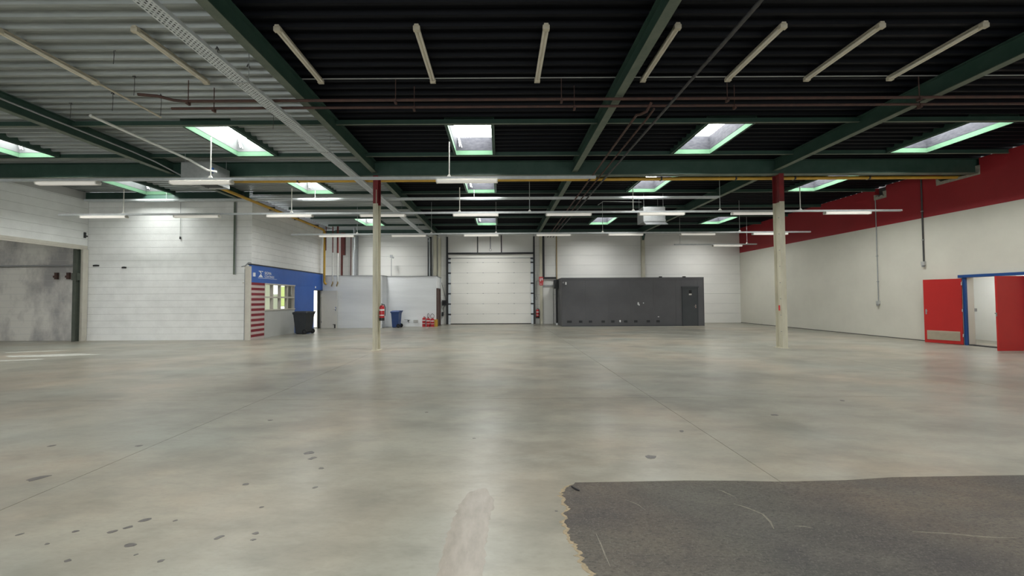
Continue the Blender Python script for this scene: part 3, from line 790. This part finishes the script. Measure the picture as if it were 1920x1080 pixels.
# emblem and lettering
em = [(15.64, 2.72), (15.92, 2.72), (15.92, 2.68), (15.86, 2.70), (15.76, 2.70), (15.83, 2.62), (15.80, 2.60), (15.72, 2.68), (15.64, 2.70)]
part('emblem', MB().prism([(a - OY, b) for a, b in em], 'x', 0, .004).prism([(a - OY, b) for a, b in ((15.78, 2.60), (15.92, 2.47), (15.63, 2.47))], 'x', 0, .004), 'white_paint', ofc)
part('underline', ob(15.60, 16.92, 2.425, 2.437, 0, .003), 'white_paint', ofc)
def lettering(text, y, z, size, m, parent):
    cu = bpy.data.curves.new('lettering', 'FONT'); cu.body = text; cu.size = size; cu.extrude = .002
    tmp = bpy.data.objects.new('tmp', cu); C.objects.link(tmp)
    bpy.context.view_layer.update()
    me = bpy.data.meshes.new_from_object(tmp.evaluated_get(bpy.context.evaluated_depsgraph_get()))
    bpy.data.objects.remove(tmp)
    me.materials.clear(); me.materials.append(MAT[m])
    me.transform(Matrix(((0, 0, 1, .003), (1, 0, 0, y), (0, 1, 0, z), (0, 0, 0, 1))))
    return link('lettering', me, parent)
lettering('SIGMA', 16.03 - OY, 2.595, .165, 'white_paint', ofc)
lettering('COATINGS', 16.03 - OY, 2.465, .135, 'white_paint', ofc)
part('round_sign', MB().lathe([(.055, 0), (.055, .006)], (0, 20.46 - OY, 2.20), 14, 'x'), 'white_paint', ofc)
# office interior seen through the window and the doorway
oi = struct('wall_office', MB().box(-14.2, -14.0, 15.6, 21.6, 0, 2.9).box(-14.2, -9.75, 15.6, 21.6, 2.8, 2.9).box(-14.2, -9.76, 21.5, 21.7, 0, 2.9).box(-14.2, -9.95, 15.6, 15.7, 0, 2.9),
            'office_wall', 'inner wall of the office behind the blue front', 'wall')
ol = thing('fill_lamp', 'added fill lamp on the office ceiling behind the blue front', 'lamp', (-12.0, 18.6, 2.80))  # unseen lamp added to lift the dark office interior
part('housing', MB().box(-.12, .12, -.65, .65, -.05, 0), 'lamp_white', ol)
mat('office_fill', (1, .97, .9), emit=8)
part('diffuser', MB().box(-.10, .10, -.62, .62, -.07, -.05), 'office_fill', ol)
wi = struct('window_1', MB().box(-13.16, -11.76, 21.47, 21.5, .9, .96).box(-13.16, -11.76, 21.47, 21.5, 2.40, 2.46).box(-13.16, -13.10, 21.47, 21.5, .96, 2.4).box(-11.82, -11.76, 21.47, 21.5, .96, 2.4).box(-12.62, -12.56, 21.47, 21.5, .96, 2.4),
            'frame_cream', 'bright outside window at the far end of the office', 'window')
part('pane', MB().box(-13.10, -12.62, 21.485, 21.495, .96, 2.4), 'lit_blind', wi)
part('pane', MB().box(-12.56, -12.20, 21.485, 21.495, 1.86, 2.4), 'window_daylight', wi)
part('pane', MB().box(-12.56, -12.20, 21.485, 21.495, .96, 1.86), 'lit_blind', wi)
part('pane', MB().box(-12.20, -11.82, 21.485, 21.495, 1.2, 2.28), 'window_leaves', wi)
part('pane', MB().box(-12.20, -11.82, 21.485, 21.495, 2.28, 2.4), 'window_daylight', wi)
part('pane', MB().box(-12.20, -11.82, 21.485, 21.495, .96, 1.2), 'window_daylight', wi)
part('transom', MB().box(-12.20, -11.82, 21.475, 21.49, 1.19, 1.215), 'frame_cream', wi)
wi2 = struct('window_2', MB().box(-10.27, -10.21, 21.46, 21.5, 0, 2.1).box(-10.03, -9.97, 21.46, 21.5, 0, 2.1), 'frame_cream', 'bright glazed strip inside the office doorway', 'window')
part('pane', MB().box(-10.21, -10.03, 21.48, 21.495, .05, 2.06), 'window_daylight', wi2)
part('door_post', MB().box(-9.84, -9.78, 21.18, 21.24, 0, 2.04), 'black_metal', wi2)
d4 = thing('door_4', 'cream flush door standing open between blue front and white partition', 'door', (-9.62, 21.12, 0)); d4['kind'] = 'structure'
part('leaf', MB().box(0, .83, -.02, .02, .01, 2.03), 'door_white', d4)
part('handle', MB().box(.74, .78, -.03, -.02, .95, 1.15).tube([(.76, -.03, 1.05), (.76, -.07, 1.05), (.65, -.07, 1.05)], .011), 'chrome', d4)
part('door_stop', MB().box(.70, .76, -.05, -.02, .02, .22).box(.62, .76, -.05, -.02, .20, .225), 'black_metal', d4)
for zz in (.3, 1.7): part('hinge', MB().lathe([(.015, zz), (.015, zz + .1)], (0, -.02, 0), 8), 'chrome', d4)
# white partition
pt = struct('wall_partition', MB().box(-9.74, -6.43, 21.3, YB, 0, 2.83).box(-6.43, -3.62, 22.2, YB, 0, 2.83), 'partition_white', 'low white partition rooms left of the sectional door', 'wall')
part('coping', MB().box(-9.74, -6.41, 21.28, YB, 2.83, 2.86).box(-6.41, -3.60, 22.18, YB, 2.83, 2.86), 'pipe_grey', pt)
part('corner_strip', MB().box(-6.52, -6.42, 21.29, 21.31, 0, 2.83), 'white_paint', pt)
bd = thing('door_5', 'brown door frame seen edge-on at the corner of the white partition', 'door', (-3.62, 22.25, 0)); bd['kind'] = 'structure'
part('frame', MB().box(0, .10, -.06, .02, 0, 2.1).box(0, .10, .86, .94, 0, 2.1).box(0, .1, -.06, .94, 2.1, 2.16), 'brown_wood', bd)
part('leaf', MB().box(.02, .05, .02, .86, 0, 2.1), 'brown_wood', bd)

# ------------------------------------------------------------------ pipes in the corner behind the partition
gas = thing('gas_pipe', 'long yellow gas pipe across the hall and along the block wall', 'pipe', (0, 0, 0))
part('run', MB().tube([(XR + .1, 12.55, 5.39), (-9.35, 12.55, 5.385), (-9.52, 12.7, 5.385), (-9.55, 13.0, 5.385), (-9.60, 20.9, 5.36), (-9.52, 21.1, 5.30), (-9.49, 21.12, 5.15), (-9.49, 21.12, 2.52), (-9.46, 21.14, 2.42), (-9.40, 21.18, 2.38)], .055, 10), 'pipe_yellow', gas)
for xx in (-6.5, -.8, 5.2, 7.6, 9.5, 11.9): part('clamp', MB().box(xx - .02, xx + .02, 12.48, 12.62, 5.33, 5.445).tube([(xx, 12.55, 5.44), (xx, 12.55, 5.8)], .008, 6), 'pipe_black', gas)
for yy in (14.5, 16.5, 18.5, 20.5): part('clamp', MB().box(-9.76, -9.53, yy - .02, yy + .02, 5.33, 5.49), 'pipe_black', gas)
for xx, zt, lab in ((-9.04, 4.08, 'left of two white pipes in front of the partition top'), (-8.77, 4.06, 'right of two white pipes in front of the partition top')):
    o = thing('heating_pipe', lab, 'pipe', (xx, 21.12, 0), 0, 'white pipes over the partition')
    part('insulation', MB().tube([(0, 0, zt), (0, 0, 2.52)], .042), 'pipe_white', o)
    part('elbow', MB().tube([(0, 0, 2.53), (.005, 0, 2.43), (-.05, .03, 2.36), (-.10, .11, 2.28)], .034), 'pipe_beige', o)
    part('riser', MB().tube([(0, 0, zt), (0, 0, 5.5)], .03 if xx < -9 else .055), 'pipe_redbrown', o)
solo('red_duct', MB().box(-9.66, -9.44, 23.7, 23.9, 4.25, 5.6).box(-9.66, -9.60, 23.7, 23.9, 2.86, 4.25), 'pipe_redbrown', 'dark red duct in the corner above the partition', 'duct')
solo('cable_loop', MB().tube([(-9.55, 23.9, 2.98), (-9.12, 23.9, 2.98), (-9.12, 23.9, 5.5)], .025), 'pipe_redbrown', 'thin brown pipe turning at the partition top', 'pipe')
solo('brown_cable', MB().tube([(-9.40, 21.1, 4.2), (-9.40, 21.1, 5.5)], .022), 'pipe_redbrown', 'thin brown pipe beside the yellow riser', 'pipe')
fl = thing('flue_pipe', 'bright galvanised flue pipe rising above the partition', 'pipe', (-8.55, 22.95, 2.86))
part('lower_tube', MB().lathe([(.075, 0), (.075, 1.6)]), 'galv', fl)
part('upper_tube', MB().lathe([(.075, 1.6), (.06, 1.68), (.06, 2.9)]), 'galv', fl)
part('collar', MB().lathe([(.085, 1.0), (.085, 1.06)]), 'galv', fl)
solo('dark_post', MB().box(-8.82, -8.72, 23.9, 24.05, 2.86, 5.45), 'pipe_grey', 'dark grey post on the rear wall behind the flue pipe', 'post')
wl2 = thing('flood_lamp', 'small flood lamp on a thin pole above the blue bin', 'lamp', (-6.48, 23.3, 2.86))
part('pole', MB().tube([(0, 0, 0), (0, 0, 1.2)], .022), 'pipe_grey', wl2)
part('box', MB().box(-.07, .07, -.06, .06, 1.18, 1.32), 'pipe_grey', wl2)
part('lamp_head', MB().lathe([(.03, 0), (.06, -.06), (.06, -.08)], (.13, -.02, 1.16), 10, 'y'), 'pipe_grey', wl2)

# ------------------------------------------------------------------ bins
def wheelie(label, loc, rz, dep, wid, h, m):
    o = thing('wheelie_bin', label, 'bin', loc, rz)
    td, bd_, tw, bw_ = dep / 2, dep * .31, wid / 2, wid * .40
    # local: back (wheels, handle) is +x
    part('body', MB().frustum((-bd_, bd_ * .92, -bw_, bw_), (-td + .05, td - .07, -tw + .02, tw - .02), .03, h - .14)
         .frustum((-td + .035, td - .055, -tw + .005, tw - .005), (-td + .03, td - .05, -tw, tw), h - .16, h - .09), m, o)
    lid = part('lid', MB().frustum((-td + .0, td - .04, -tw - .01, tw + .01), (-td + .03, td - .06, -tw + .01, tw - .01), h - .09, h - .06)
               .frustum((-td + .03, td - .06, -tw + .01, tw - .01), (-td + .12, td - .14, -tw + .08, tw - .08), h - .06, h - .015), m, o)
    part('lid_grip', MB().box(-td - .02, -td + .03, -tw * .7, tw * .7, h - .13, h - .075), m, lid)
    part('push_handle', MB().tube([(td - .06, -tw + .05, h - .10), (td + .0, -tw + .05, h - .04), (td + .0, tw - .05, h - .04), (td - .06, tw - .05, h - .10)], .018), m, o)
    part('front_rib', MB().box(-td + .04, -td + .075, -tw * .5, tw * .5, h - .34, h - .16), m, o)
    r = .105 * h / .95
    ax = bd_ * .92 + .02
    part('axle', MB().tube([(ax, -tw + .02, r), (ax, tw - .02, r)], .014), 'rubber', o)
    for s in (-1, 1):
        wv = part('wheel', MB().lathe([(r * .85, 0), (r, .008), (r, .04), (r * .85, .048)], (ax, s * (tw - .05) - (.048 if s < 0 else 0), r), 18, 'y'), 'rubber', o)
        part('hub', MB().lathe([(r * .45, 0), (r * .4, .058)], (ax, s * (tw - .05) - (.053 if s < 0 else .005), r), 12, 'y'), 'bin_black', wv)
    part('foot', MB().box(-bd_ + .02, -bd_ + .10, -bw_ + .02, bw_ - .02, 0, .03), m, o)
    return o
wheelie('black wheelie bin in front of the blue office front', (-8.98, 17.95, 0), math.radians(-12), .80, .58, 1.04, 'bin_black')
wheelie('blue wheelie bin against the white partition', (-5.70, 21.55, 0), math.radians(-6), .56, .48, .95, 'bin_blue')
# ------------------------------------------------------------------ fire extinguishers
def extinguisher(label, loc, rz, r=.08, h=.5, hose='side', hang=False, ring='ext_black'):
    o = thing('fire_extinguisher', label, 'extinguisher', loc, rz)
    b = h * .12
    part('body', MB().lathe([(r * .92, b), (r, b + .02), (r, h * .78), (r * .9, h * .86), (r * .6, h * .91), (r * .28, h * .94)], n=18), 'ext_red', o)
    part('base_ring', MB().lathe([(r * 1.02, 0), (r * 1.02, b + .02), (r * .95, b + .03)], n=18), ring, o)
    part('label', MB().lathe([(r * 1.012, h * .60), (r * 1.012, h * .70)], n=18), 'label_white', o)
    part('lower_label', MB().lathe([(r * 1.012, h * .30), (r * 1.012, h * .36)], n=18), 'label_white', o)
    v = part('valve', MB().lathe([(.022, h * .93), (.022, h), (.014, h * 1.03)], n=10), 'chrome', o)
    part('lever', MB().box(-.012, .012, -.13, .03, h * 1.02, h * 1.035).box(-.012, .012, -.11, .02, h * .975, h * .988), 'ext_black', v)
    if hose == 'side':
        part('hose', MB().tube([(0, .02, h * .98), (r * .9, .02, h * .97), (r * 1.25, 0, h * .8), (r * 1.25, 0, h * .45), (r * 1.15, 0, h * .28)], .011), 'ext_black', o)
    else:
        R = .13
        pts = [(R * .8 * math.cos(a), 0, h + .09 + R * 1.0 * math.sin(a)) for a in [(-.5 + k / 9.0 * 2.0) * PI + .15 for k in range(9)]]
        if hose == 'narrow': pts = [(p[0] * .45, p[1], p[2]) for p in pts]
        part('hose', MB().tube(pts, .012), 'ext_black', o)
    if hang: part('bracket', MB().box(-.03, .03, r, r + .03, h * .5, h * .95), 'pipe_grey', o)
    return o
extinguisher('red fire extinguisher hanging on the left column', (-3.63, 12.02, .90), math.radians(20), .078, .50, hang=True)
extinguisher('red fire extinguisher hung on the rear wall right of the sectional door', (2.27, YB - .17, .35), 0, .10, .58, hang=True)
extinguisher('leftmost of three fire extinguishers on the floor by the partition', (-4.29, 22.02, 0), .3, .09, .56, hose='side', ring='ext_red')
extinguisher('middle of three fire extinguishers on the floor, with narrow hose loop', (-4.05, 22.02, 0), 0, .105, .52, hose='narrow', ring='ext_red')
extinguisher('rightmost of three fire extinguishers on the floor, with wide hose loop', (-3.82, 22.02, 0), 0, .105, .50, hose='loop', ring='ext_red')
yg = thing('corner_guard', 'yellow corner guard beside the fire extinguishers', 'guard', (-3.63, 22.14, 0))
part('front_leg', MB().box(-.09, .09, -.03, 0, 0, .40), 'yellow_plastic', yg)
part('side_leg', MB().box(.06, .09, 0, .03, 0, .40), 'yellow_plastic', yg)
part('lip', MB().box(-.09, .09, -.04, -.03, .36, .40), 'yellow_plastic', yg)
tp = thing('wall_tap', 'small dark wall tap right of the blue bin', 'tap', (-5.22, 22.2, .30))
part('pipe', MB().tube([(-.2, -.03, .09), (.02, -.03, .09)], .014), 'pipe_grey', tp)
part('valve', MB().lathe([(.04, -.10), (.03, -.02)], (.03, 0, .02), 10, 'y'), 'black_metal', tp)
part('handle', MB().box(.0, .14, -.11, -.095, .06, .08).box(.05, .07, -.11, -.095, -.10, .08), 'black_metal', tp)
sk = thing('wall_socket', 'pale double socket low on the white partition', 'socket', (-4.78, 22.19, .28))
part('plate', MB().box(-.13, .13, -.04, 0, -.06, .10), 'panel_grey', sk)
for s in (-.065, .065): part('outlet', MB().lathe([(.04, -.05), (.045, -.04)], (s, 0, .02), 12, 'y'), 'garage_frame', sk)
fs = thing('fire_sign', 'red fire equipment sign with white symbols on the cream post', 'sign', (2.50, YB - .22, 2.35))
part('plate', MB().box(-.13, .13, 0, .01, .18, .52), 'sign_red', fs)
part('lower_plate', MB().box(-.11, .11, 0, .01, 0, .17), 'sign_red', fs)
part('symbol', MB().box(-.08, -.03, -.003, 0, .24, .42).box(-.065, -.045, -.003, 0, .42, .47).box(.02, .08, -.003, 0, .33, .45).box(.04, .06, -.003, 0, .25, .33), 'white_paint', fs)
part('lower_symbol', MB().box(-.06, .06, -.003, 0, .06, .09).box(-.06, -.03, -.003, 0, .04, .12), 'white_paint', fs)
pw = thing('pull_cord', 'grey conduit with a pull loop left of the fire sign', 'cord', (2.22, YB - .08, 1.5))
part('conduit', MB().tube([(0, 0, .2), (0, 0, 1.10), (.12, 0, 1.14), (.25, -.05, 1.14)], .014), 'pipe_grey', pw)
part('loop', MB().tube([(.055 * math.cos(a * PI / 6), 0, .08 + .11 * math.sin(a * PI / 6)) for a in range(12)], .010, 6, True), 'pipe_grey', pw)

# ------------------------------------------------------------------ cable trays
def tray(name, label, axis, a, b, c, z, w, m='tray_galv'):
    o = thing(name, label, 'cable tray', (c, 0, z) if axis == 'y' else (0, c, z))
    def B(u0, u1, v0, v1, z0, z1):
        return MB().box(v0, v1, u0, u1, z0, z1) if axis == 'y' else MB().box(u0, u1, v0, v1, z0, z1)
    # base with real slots: three longitudinal strips joined by cross ties
    L_ = b - a; step = .06; n = int(L_ / step)
    strips = MB(); ties = MB()
    ns = 6; sw = w / (ns * 2 - 1)
    for k in range(ns):
        v0 = -w / 2 + k * 2 * sw
        mm = B(a, b, v0, v0 + sw, 0, .003); strips.add(mm.v, mm.f)
    for i in range(n):
        for k in range(ns - 1):
            v0 = -w / 2 + (k * 2 + 1) * sw; u = a + i * step + (step / 2 if k % 2 else 0)
            mm = B(u, u + step * .45, v0, v0 + sw, .0002, .0028); ties.add(mm.v, mm.f)
    p = part('base', strips, m, o)
    t = part('base_ties', ties, m, o); t['kind'] = 'stuff'
    part('side_rail', B(a, b, -w / 2 - .003, -w / 2, 0, .06), m, o)
    part('side_rail', B(a, b, w / 2, w / 2 + .003, 0, .06), m, o)
    part('cables', MB().tube([((0, a, .03) if axis == 'y' else (a, 0, .03)), ((0, b, .03) if axis == 'y' else (b, 0, .03))], .03, 6), 'pipe_black', o)
    return o
t1 = tray('cable_tray', 'long perforated cable tray running away left of the middle bay', 'y', 2.0, 23.9, -4.42, 5.27, .24)
for yy in (4.2, 6.6, 9.8, 13.6, 17, 20.5):
    part('hanger', MB().tube([(.14, yy, .0), (.14, yy, .53)], .006, 6).box(-.13, .15, yy - .015, yy + .015, -.012, 0), 'galv_dull', t1)
t2 = tray('cable_tray', 'perforated cable tray crossing the hall beneath the middle skylights', 'x', XL + .2, 8.45, 15.08, 5.40, .20)
for xx in (-13, -7.2, -1.0, 5.2): part('hanger', MB().tube([(xx, .1, 0), (xx, .1, .4)], .006, 6), 'galv_dull', t2)
dc = thing('wall_duct', 'dark vertical cable duct on the white block wall facing the camera', 'duct', (-10.39, 15.33, 2.55))
part('duct', MB().box(-.045, .045, -.05, 0, 0, 2.85), 'pipe_grey', dc)
part('cover', MB().box(-.035, .035, -.056, -.05, 0, 2.85), 'beam_green_bounce', dc)
wp = thing('wall_wire', 'thin grey wire hanging down the white block wall', 'wire', (-12.55, 15.32, 4.0))
part('wire', MB().tube([(0, 0, 0), (0, 0, 1.4)], .008, 6), 'pipe_grey', wp)
part('end_plug', MB().lathe([(.025, -.05), (.025, .05)], n=8), 'black_metal', wp)
for k, (xx, zz, ww) in enumerate(((-15.85, 2.93, .12), (-14.75, 2.85, .09))):
    solo('wall_hole', MB().box(xx - ww, xx + ww, 15.335, 15.348, zz - .03, zz + .03).box(xx - ww * .5, xx + ww * .6, 15.33, 15.335, zz - .02, zz + .035), 'vent_black',
         ('left' if k == 0 else 'right') + ' of two dark slots broken into the white block wall', 'hole')
solo('wall_clip', MB().box(XL, XL + .05, 15.18, 15.24, 4.0, 4.22).box(XL, XL + .07, 15.2, 15.28, 4.05, 4.1), 'black_metal', 'small black clip near the corner above the opening', 'clip')

# ------------------------------------------------------------------ pipes under the roof
rp1 = thing('rusty_pipe', 'upper rusty pipe crossing under the roof, bent at its left end', 'pipe', (0, 0, 0))
part('pipe', MB().tube([(-6.75, 7.22, 5.40), (-6.45, 7.3, 5.41), (-6.25, 7.42, 5.39), (-6.05, 7.46, 5.39), (XR, 7.46, 5.39)], .028), 'pipe_rust', rp1)
rp2 = thing('rusty_pipe', 'lower rusty pipe crossing under the roof behind the other', 'pipe', (0, 0, 0))
part('pipe', MB().tube([(-6.55, 7.74, 5.385), (XR, 7.72, 5.385)], .026), 'pipe_rust', rp2)
for xx in (-6.0, -2.0, 1.2, 4.4, 8.1, 12.0):
    part('hanger', MB().tube([(xx, 7.46, 5.36), (xx, 7.46, 5.8)], .008, 6).box(xx - .02, xx + .02, 7.42, 7.50, 5.32, 5.40), 'pipe_rust', rp1)
    part('hanger', MB().tube([(xx + .3, 7.73, 5.35), (xx + .3, 7.73, 5.8)], .008, 6).box(xx + .28, xx + .32, 7.69, 7.77, 5.31, 5.39), 'pipe_rust', rp2)
solo('rusty_pipe', MB().tube([(2.95, 7.5, 5.34), (2.90, 7.62, 5.22), (2.82, 7.75, 5.22), (2.80, 7.9, 5.28), (2.90, 23.8, 5.28)], .026), 'pipe_rust', 'rusty pipe running away beside the middle beam', 'pipe')
solo('rusty_pipe', MB().tube([(3.08, 7.7, 5.31), (3.08, 8.0, 5.29), (3.06, 23.8, 5.28)], .022), 'pipe_rust', 'thin rusty pipe running away between rusty pipe and black conduit', 'pipe')
bc = thing('black_conduit', 'black conduit running away right of the rusty pipes', 'pipe', (0, 0, 0))
part('pipe', MB().tube([(3.32, 2.5, 5.30), (3.24, 23.8, 5.28)], .026), 'pipe_black', bc)
part('coupling', MB().tube([(3.315, 4.9, 5.3), (3.31, 6.1, 5.3)], .031), 'pipe_black', bc)
hp1 = solo('heater_pipe', MB().tube([(-8.72, 8.25, 5.50), (-8.62, 10.2, 5.46), (-8.45, 10.55, 5.38), (-8.20, 10.9, 5.20), (-8.0, 11.0, 5.18)], .032), 'pipe_white', 'white pipe sloping down into the left unit heater', 'pipe')
hp2 = solo('heater_pipe', MB().tube([(-9.98, 2.0, 5.62), (-9.98, 10.6, 5.60), (-9.75, 11.0, 5.48), (-9.3, 11.35, 5.2), (-9.04, 11.45, 5.08)], .02), 'pipe_grey', 'thin pale pipe along the leftmost roof beam into the heater', 'pipe')
# ------------------------------------------------------------------ unit heaters
def heater(label, loc, wx, dy, h, hang):
    o = thing('unit_heater', label, 'heater', loc)
    part('casing', MB().box(0, wx, 0, dy, 0, h), 'galv_dull', o)
    part('front_plate', MB().box(.03, wx - .03, -.012, 0, .03, h - .03), 'galv_dull', o)
    part('side_plate', MB().box(wx, wx + .012, .03, dy - .03, .12, h - .02), 'galv', o)
    part('side_flap', MB().box(wx, wx + .03, .03, dy - .03, .0, .09), 'galv', o)
    part('outlet', MB().box(wx * .45, wx * .97, .05, dy * .7, -.02, 0), 'vent_black', o)
    for k in range(5):
        part('louvre', MB().box(.05, wx * .4, .06 + k * dy * .17, .10 + k * dy * .17, -.03, -.004), 'galv_dull', o)
    for xx in (.05, wx - .05):
        for yy in (.08, dy - .08):
            part('hanger', MB().tube([(xx, yy, h), (xx, yy, hang)], .007, 6), 'galv_dull', o)
    return o
h1 = heater('grey unit heater hanging behind the left lamp row', (-9.02, 11.0, 4.90), .84, .78, .56, .84)
part('valve', MB().box(.855, .90, -.02, .05, .26, .40), 'frame_blue', h1)
h2 = heater('grey unit heater hanging right of the middle beam', (5.78, 15.7, 4.62), .88, .7, .60, 1.15)
part('air_guide', MB().prism([(0, -.02), (-.25, -.14), (-.25, -.17), (0, -.05)], 'x', .0, .88), 'galv', h2)
solo('heater_cable', MB().tube([(3.9, 15.5, 5.25), (4.15, 15.6, 5.42), (5.74, 15.8, 5.44)], .012, 6), 'galv_dull', 'thin grey cable running to the right unit heater', 'cable')

# ------------------------------------------------------------------ lighting rails and batten lamps
def rail(label, x0, x1, y, z, rods, r=.013):
    o = thing('lighting_rail', label, 'rail', (0, y, z))
    part('rail', MB().box(x0, x1, -.03, .03, 0, .055).box(x0, x1, -.035, -.03, -.006, .02).box(x0, x1, .03, .035, -.006, .02), 'rail_galv', o)
    for xx, zt in rods:
        h = part('hanger_rod', MB().tube([(xx, 0, .05), (xx, 0, zt - z)], r if zt < ZD - .01 else .009), 'lamp_white' if zt < ZD - .01 else 'galv_dull', o)
        part('rod_clamp', MB().frustum((xx - .05, xx + .05, -.03, .03), (xx - .018, xx + .018, -.018, .018), .055, .11), 'lamp_white', h)
    return o
proto = None
def batten(label, x0, y, z, group, length=1.52):
    global proto
    if proto is None:
        o = thing('batten_lamp', label, 'lamp', (x0, y, z), 0, group)
        part('housing', MB().prism([(-.05, .0), (.05, .0), (.035, -.045), (-.035, -.045)], 'x', 0, 1.52), 'lamp_white', o)
        part('diffuser', MB().prism([(-.075, -.035), (.075, -.035), (.06, -.085), (-.06, -.085)], 'x', .03, 1.49), 'lamp_cover', o)
        for a in (0, 1.49): part('end_cap', MB().prism([(-.078, -.02), (.078, -.02), (.062, -.09), (-.062, -.09)], 'x', a, a + .03), 'lamp_white', o)
        proto = o
    else:
        o = copy_tree(proto); o.location = (x0, y, z)
        tag(o, label, 'lamp', group)
    return o
ra = rail('lighting rail nearest the camera, ending at the middle beam', XL + .3, 2.38, 9.63, 4.52, [(-1.25, 5.45), (-7.16, 5.6), (-12.9, 5.6)])
for k, xx in enumerate((-14.6, -11.45, -8.14, -1.57)):
    batten('white batten lamp on the nearest lighting rail, %s from left' % ORD[k], xx, 9.63, 4.513, 'lamps on the nearest rail')
rc = rail('long lighting rail behind the two columns', -14.82, 13.5, 13.1, 4.42, [(-12.65, 5.3), (-7.0, 5.3), (-1.35, 5.3), (4.48, 5.25), (10.1, 5.25), (1.0, ZD), (7.4, ZD)])
for k in range(9):
    batten('white batten lamp on the rail behind the columns, %s from left' % ORD[k], -14.05 + 3.12 * k, 13.1, 4.413, 'lamps on the rail behind the columns')
rd = rail('lighting rail high in front of the rear wall, over bins and box room', -9.14, 13.6, 17.1, 4.38, [(-6.25, ZD), (-.17, ZD), (4.5, ZD), (10.5, ZD), (-3.0, ZD)])
for k in range(7):
    batten('white batten lamp on the rail before the rear wall, %s from left' % ORD[k], -7.90 + 3.16 * k, 17.1, 4.373, 'lamps on the rail before the rear wall')
re_ = rail('short lighting rail above the box room door', 9.1, 13.4, 20.4, 4.30, [(9.4, ZD), (12.9, ZD)])
batten('white batten lamp on the short rail above the box room door', 11.10, 20.4, 4.293, 'lamp on the short rail')
# old ceiling battens
oproto = None
for k, xx in enumerate((-7.74, -5.62, -3.42, -1.27, .73, 2.76, 4.39, 5.905, 7.5)):
    lab = '%s of nine old beige battens under the roof deck, counted from left' % ORD[k]
    if oproto is None:
        o = thing('ceiling_batten', lab, 'lamp', (xx, 5.92, 5.69), 0, 'old battens under the roof deck')
        part('housing', MB().prism([(-.03, .10), (.03, .10), (.045, .06), (-.045, .06)], 'y', 0, 1.52), 'old_batten', o)
        for s in (-1, 1): part('tube', MB().tube([(s * .028, .03, .035), (s * .028, 1.49, .035)], .022, 8), 'old_tube', o)
        for a in (0, 1.46): part('end_cap', MB().prism([(-.052, .07), (.052, .07), (.052, .005), (-.052, .005)], 'y', a, a + .06), 'old_batten', o)
        part('spine', MB().box(-.008, .008, .05, 1.47, .02, .06), 'old_batten', o)
        oproto = o
    else:
        o = copy_tree(oproto); o.location = (xx, 5.92, 5.69); tag(o, lab, 'lamp', 'old battens under the roof deck')
rod = solo('deck_conduit', MB().tube([(-7.76, 7.42, 5.76), (-7.78, 8.9, 5.76)], .02, 6), 'old_batten', 'thin beige conduit continuing behind the leftmost old batten', 'conduit')
# loose hanging wires in the left bays
for k, (xx, yy, l) in enumerate(((-6.55, 6.55, .30), (-6.9, 7.3, .45), (-7.9, 7.9, .45), (-7.0, 8.0, .5), (-9.2, 8.3, .4), (-5.2, 8.9, .4), (-4.75, 6.5, .45), (-4.55, 7.0, .45))):
    o = thing('hanging_wire', '%s thin wire hanging from the grey deck, counted from the camera outward' % ORD[k], 'wire', (xx, yy, ZD - l + .07), 0, 'loose wires under the grey deck')
    part('wire', MB().tube([(0, 0, 0), (.01, 0, l * .5), (0, 0, l)], .005, 5), 'pipe_black', o)
    part('hook', MB().tube([(-.03, 0, l * .8), (.0, 0, l * .9), (.03, 0, l * .75)], .008, 5), 'pipe_black', o)
# small litter on the floor
solo('twig', MB().tube([(.575, 3.25, .012), (.60, 3.21, .010), (.625, 3.18, .012)], [.006, .008, .004], 6), 'vent_black', 'small dark twig at the tip of the crumbled floor edge', 'twig')
solo('white_scrap', MB().box(-.06, .06, -.012, .012, 0, .008).box(-.02, .05, .0, .02, .004, .012), 'white_paint', 'white scrap of material on the floor before the extinguishers', 'scrap', (-3.95, 21.0, 0), rz=.5)
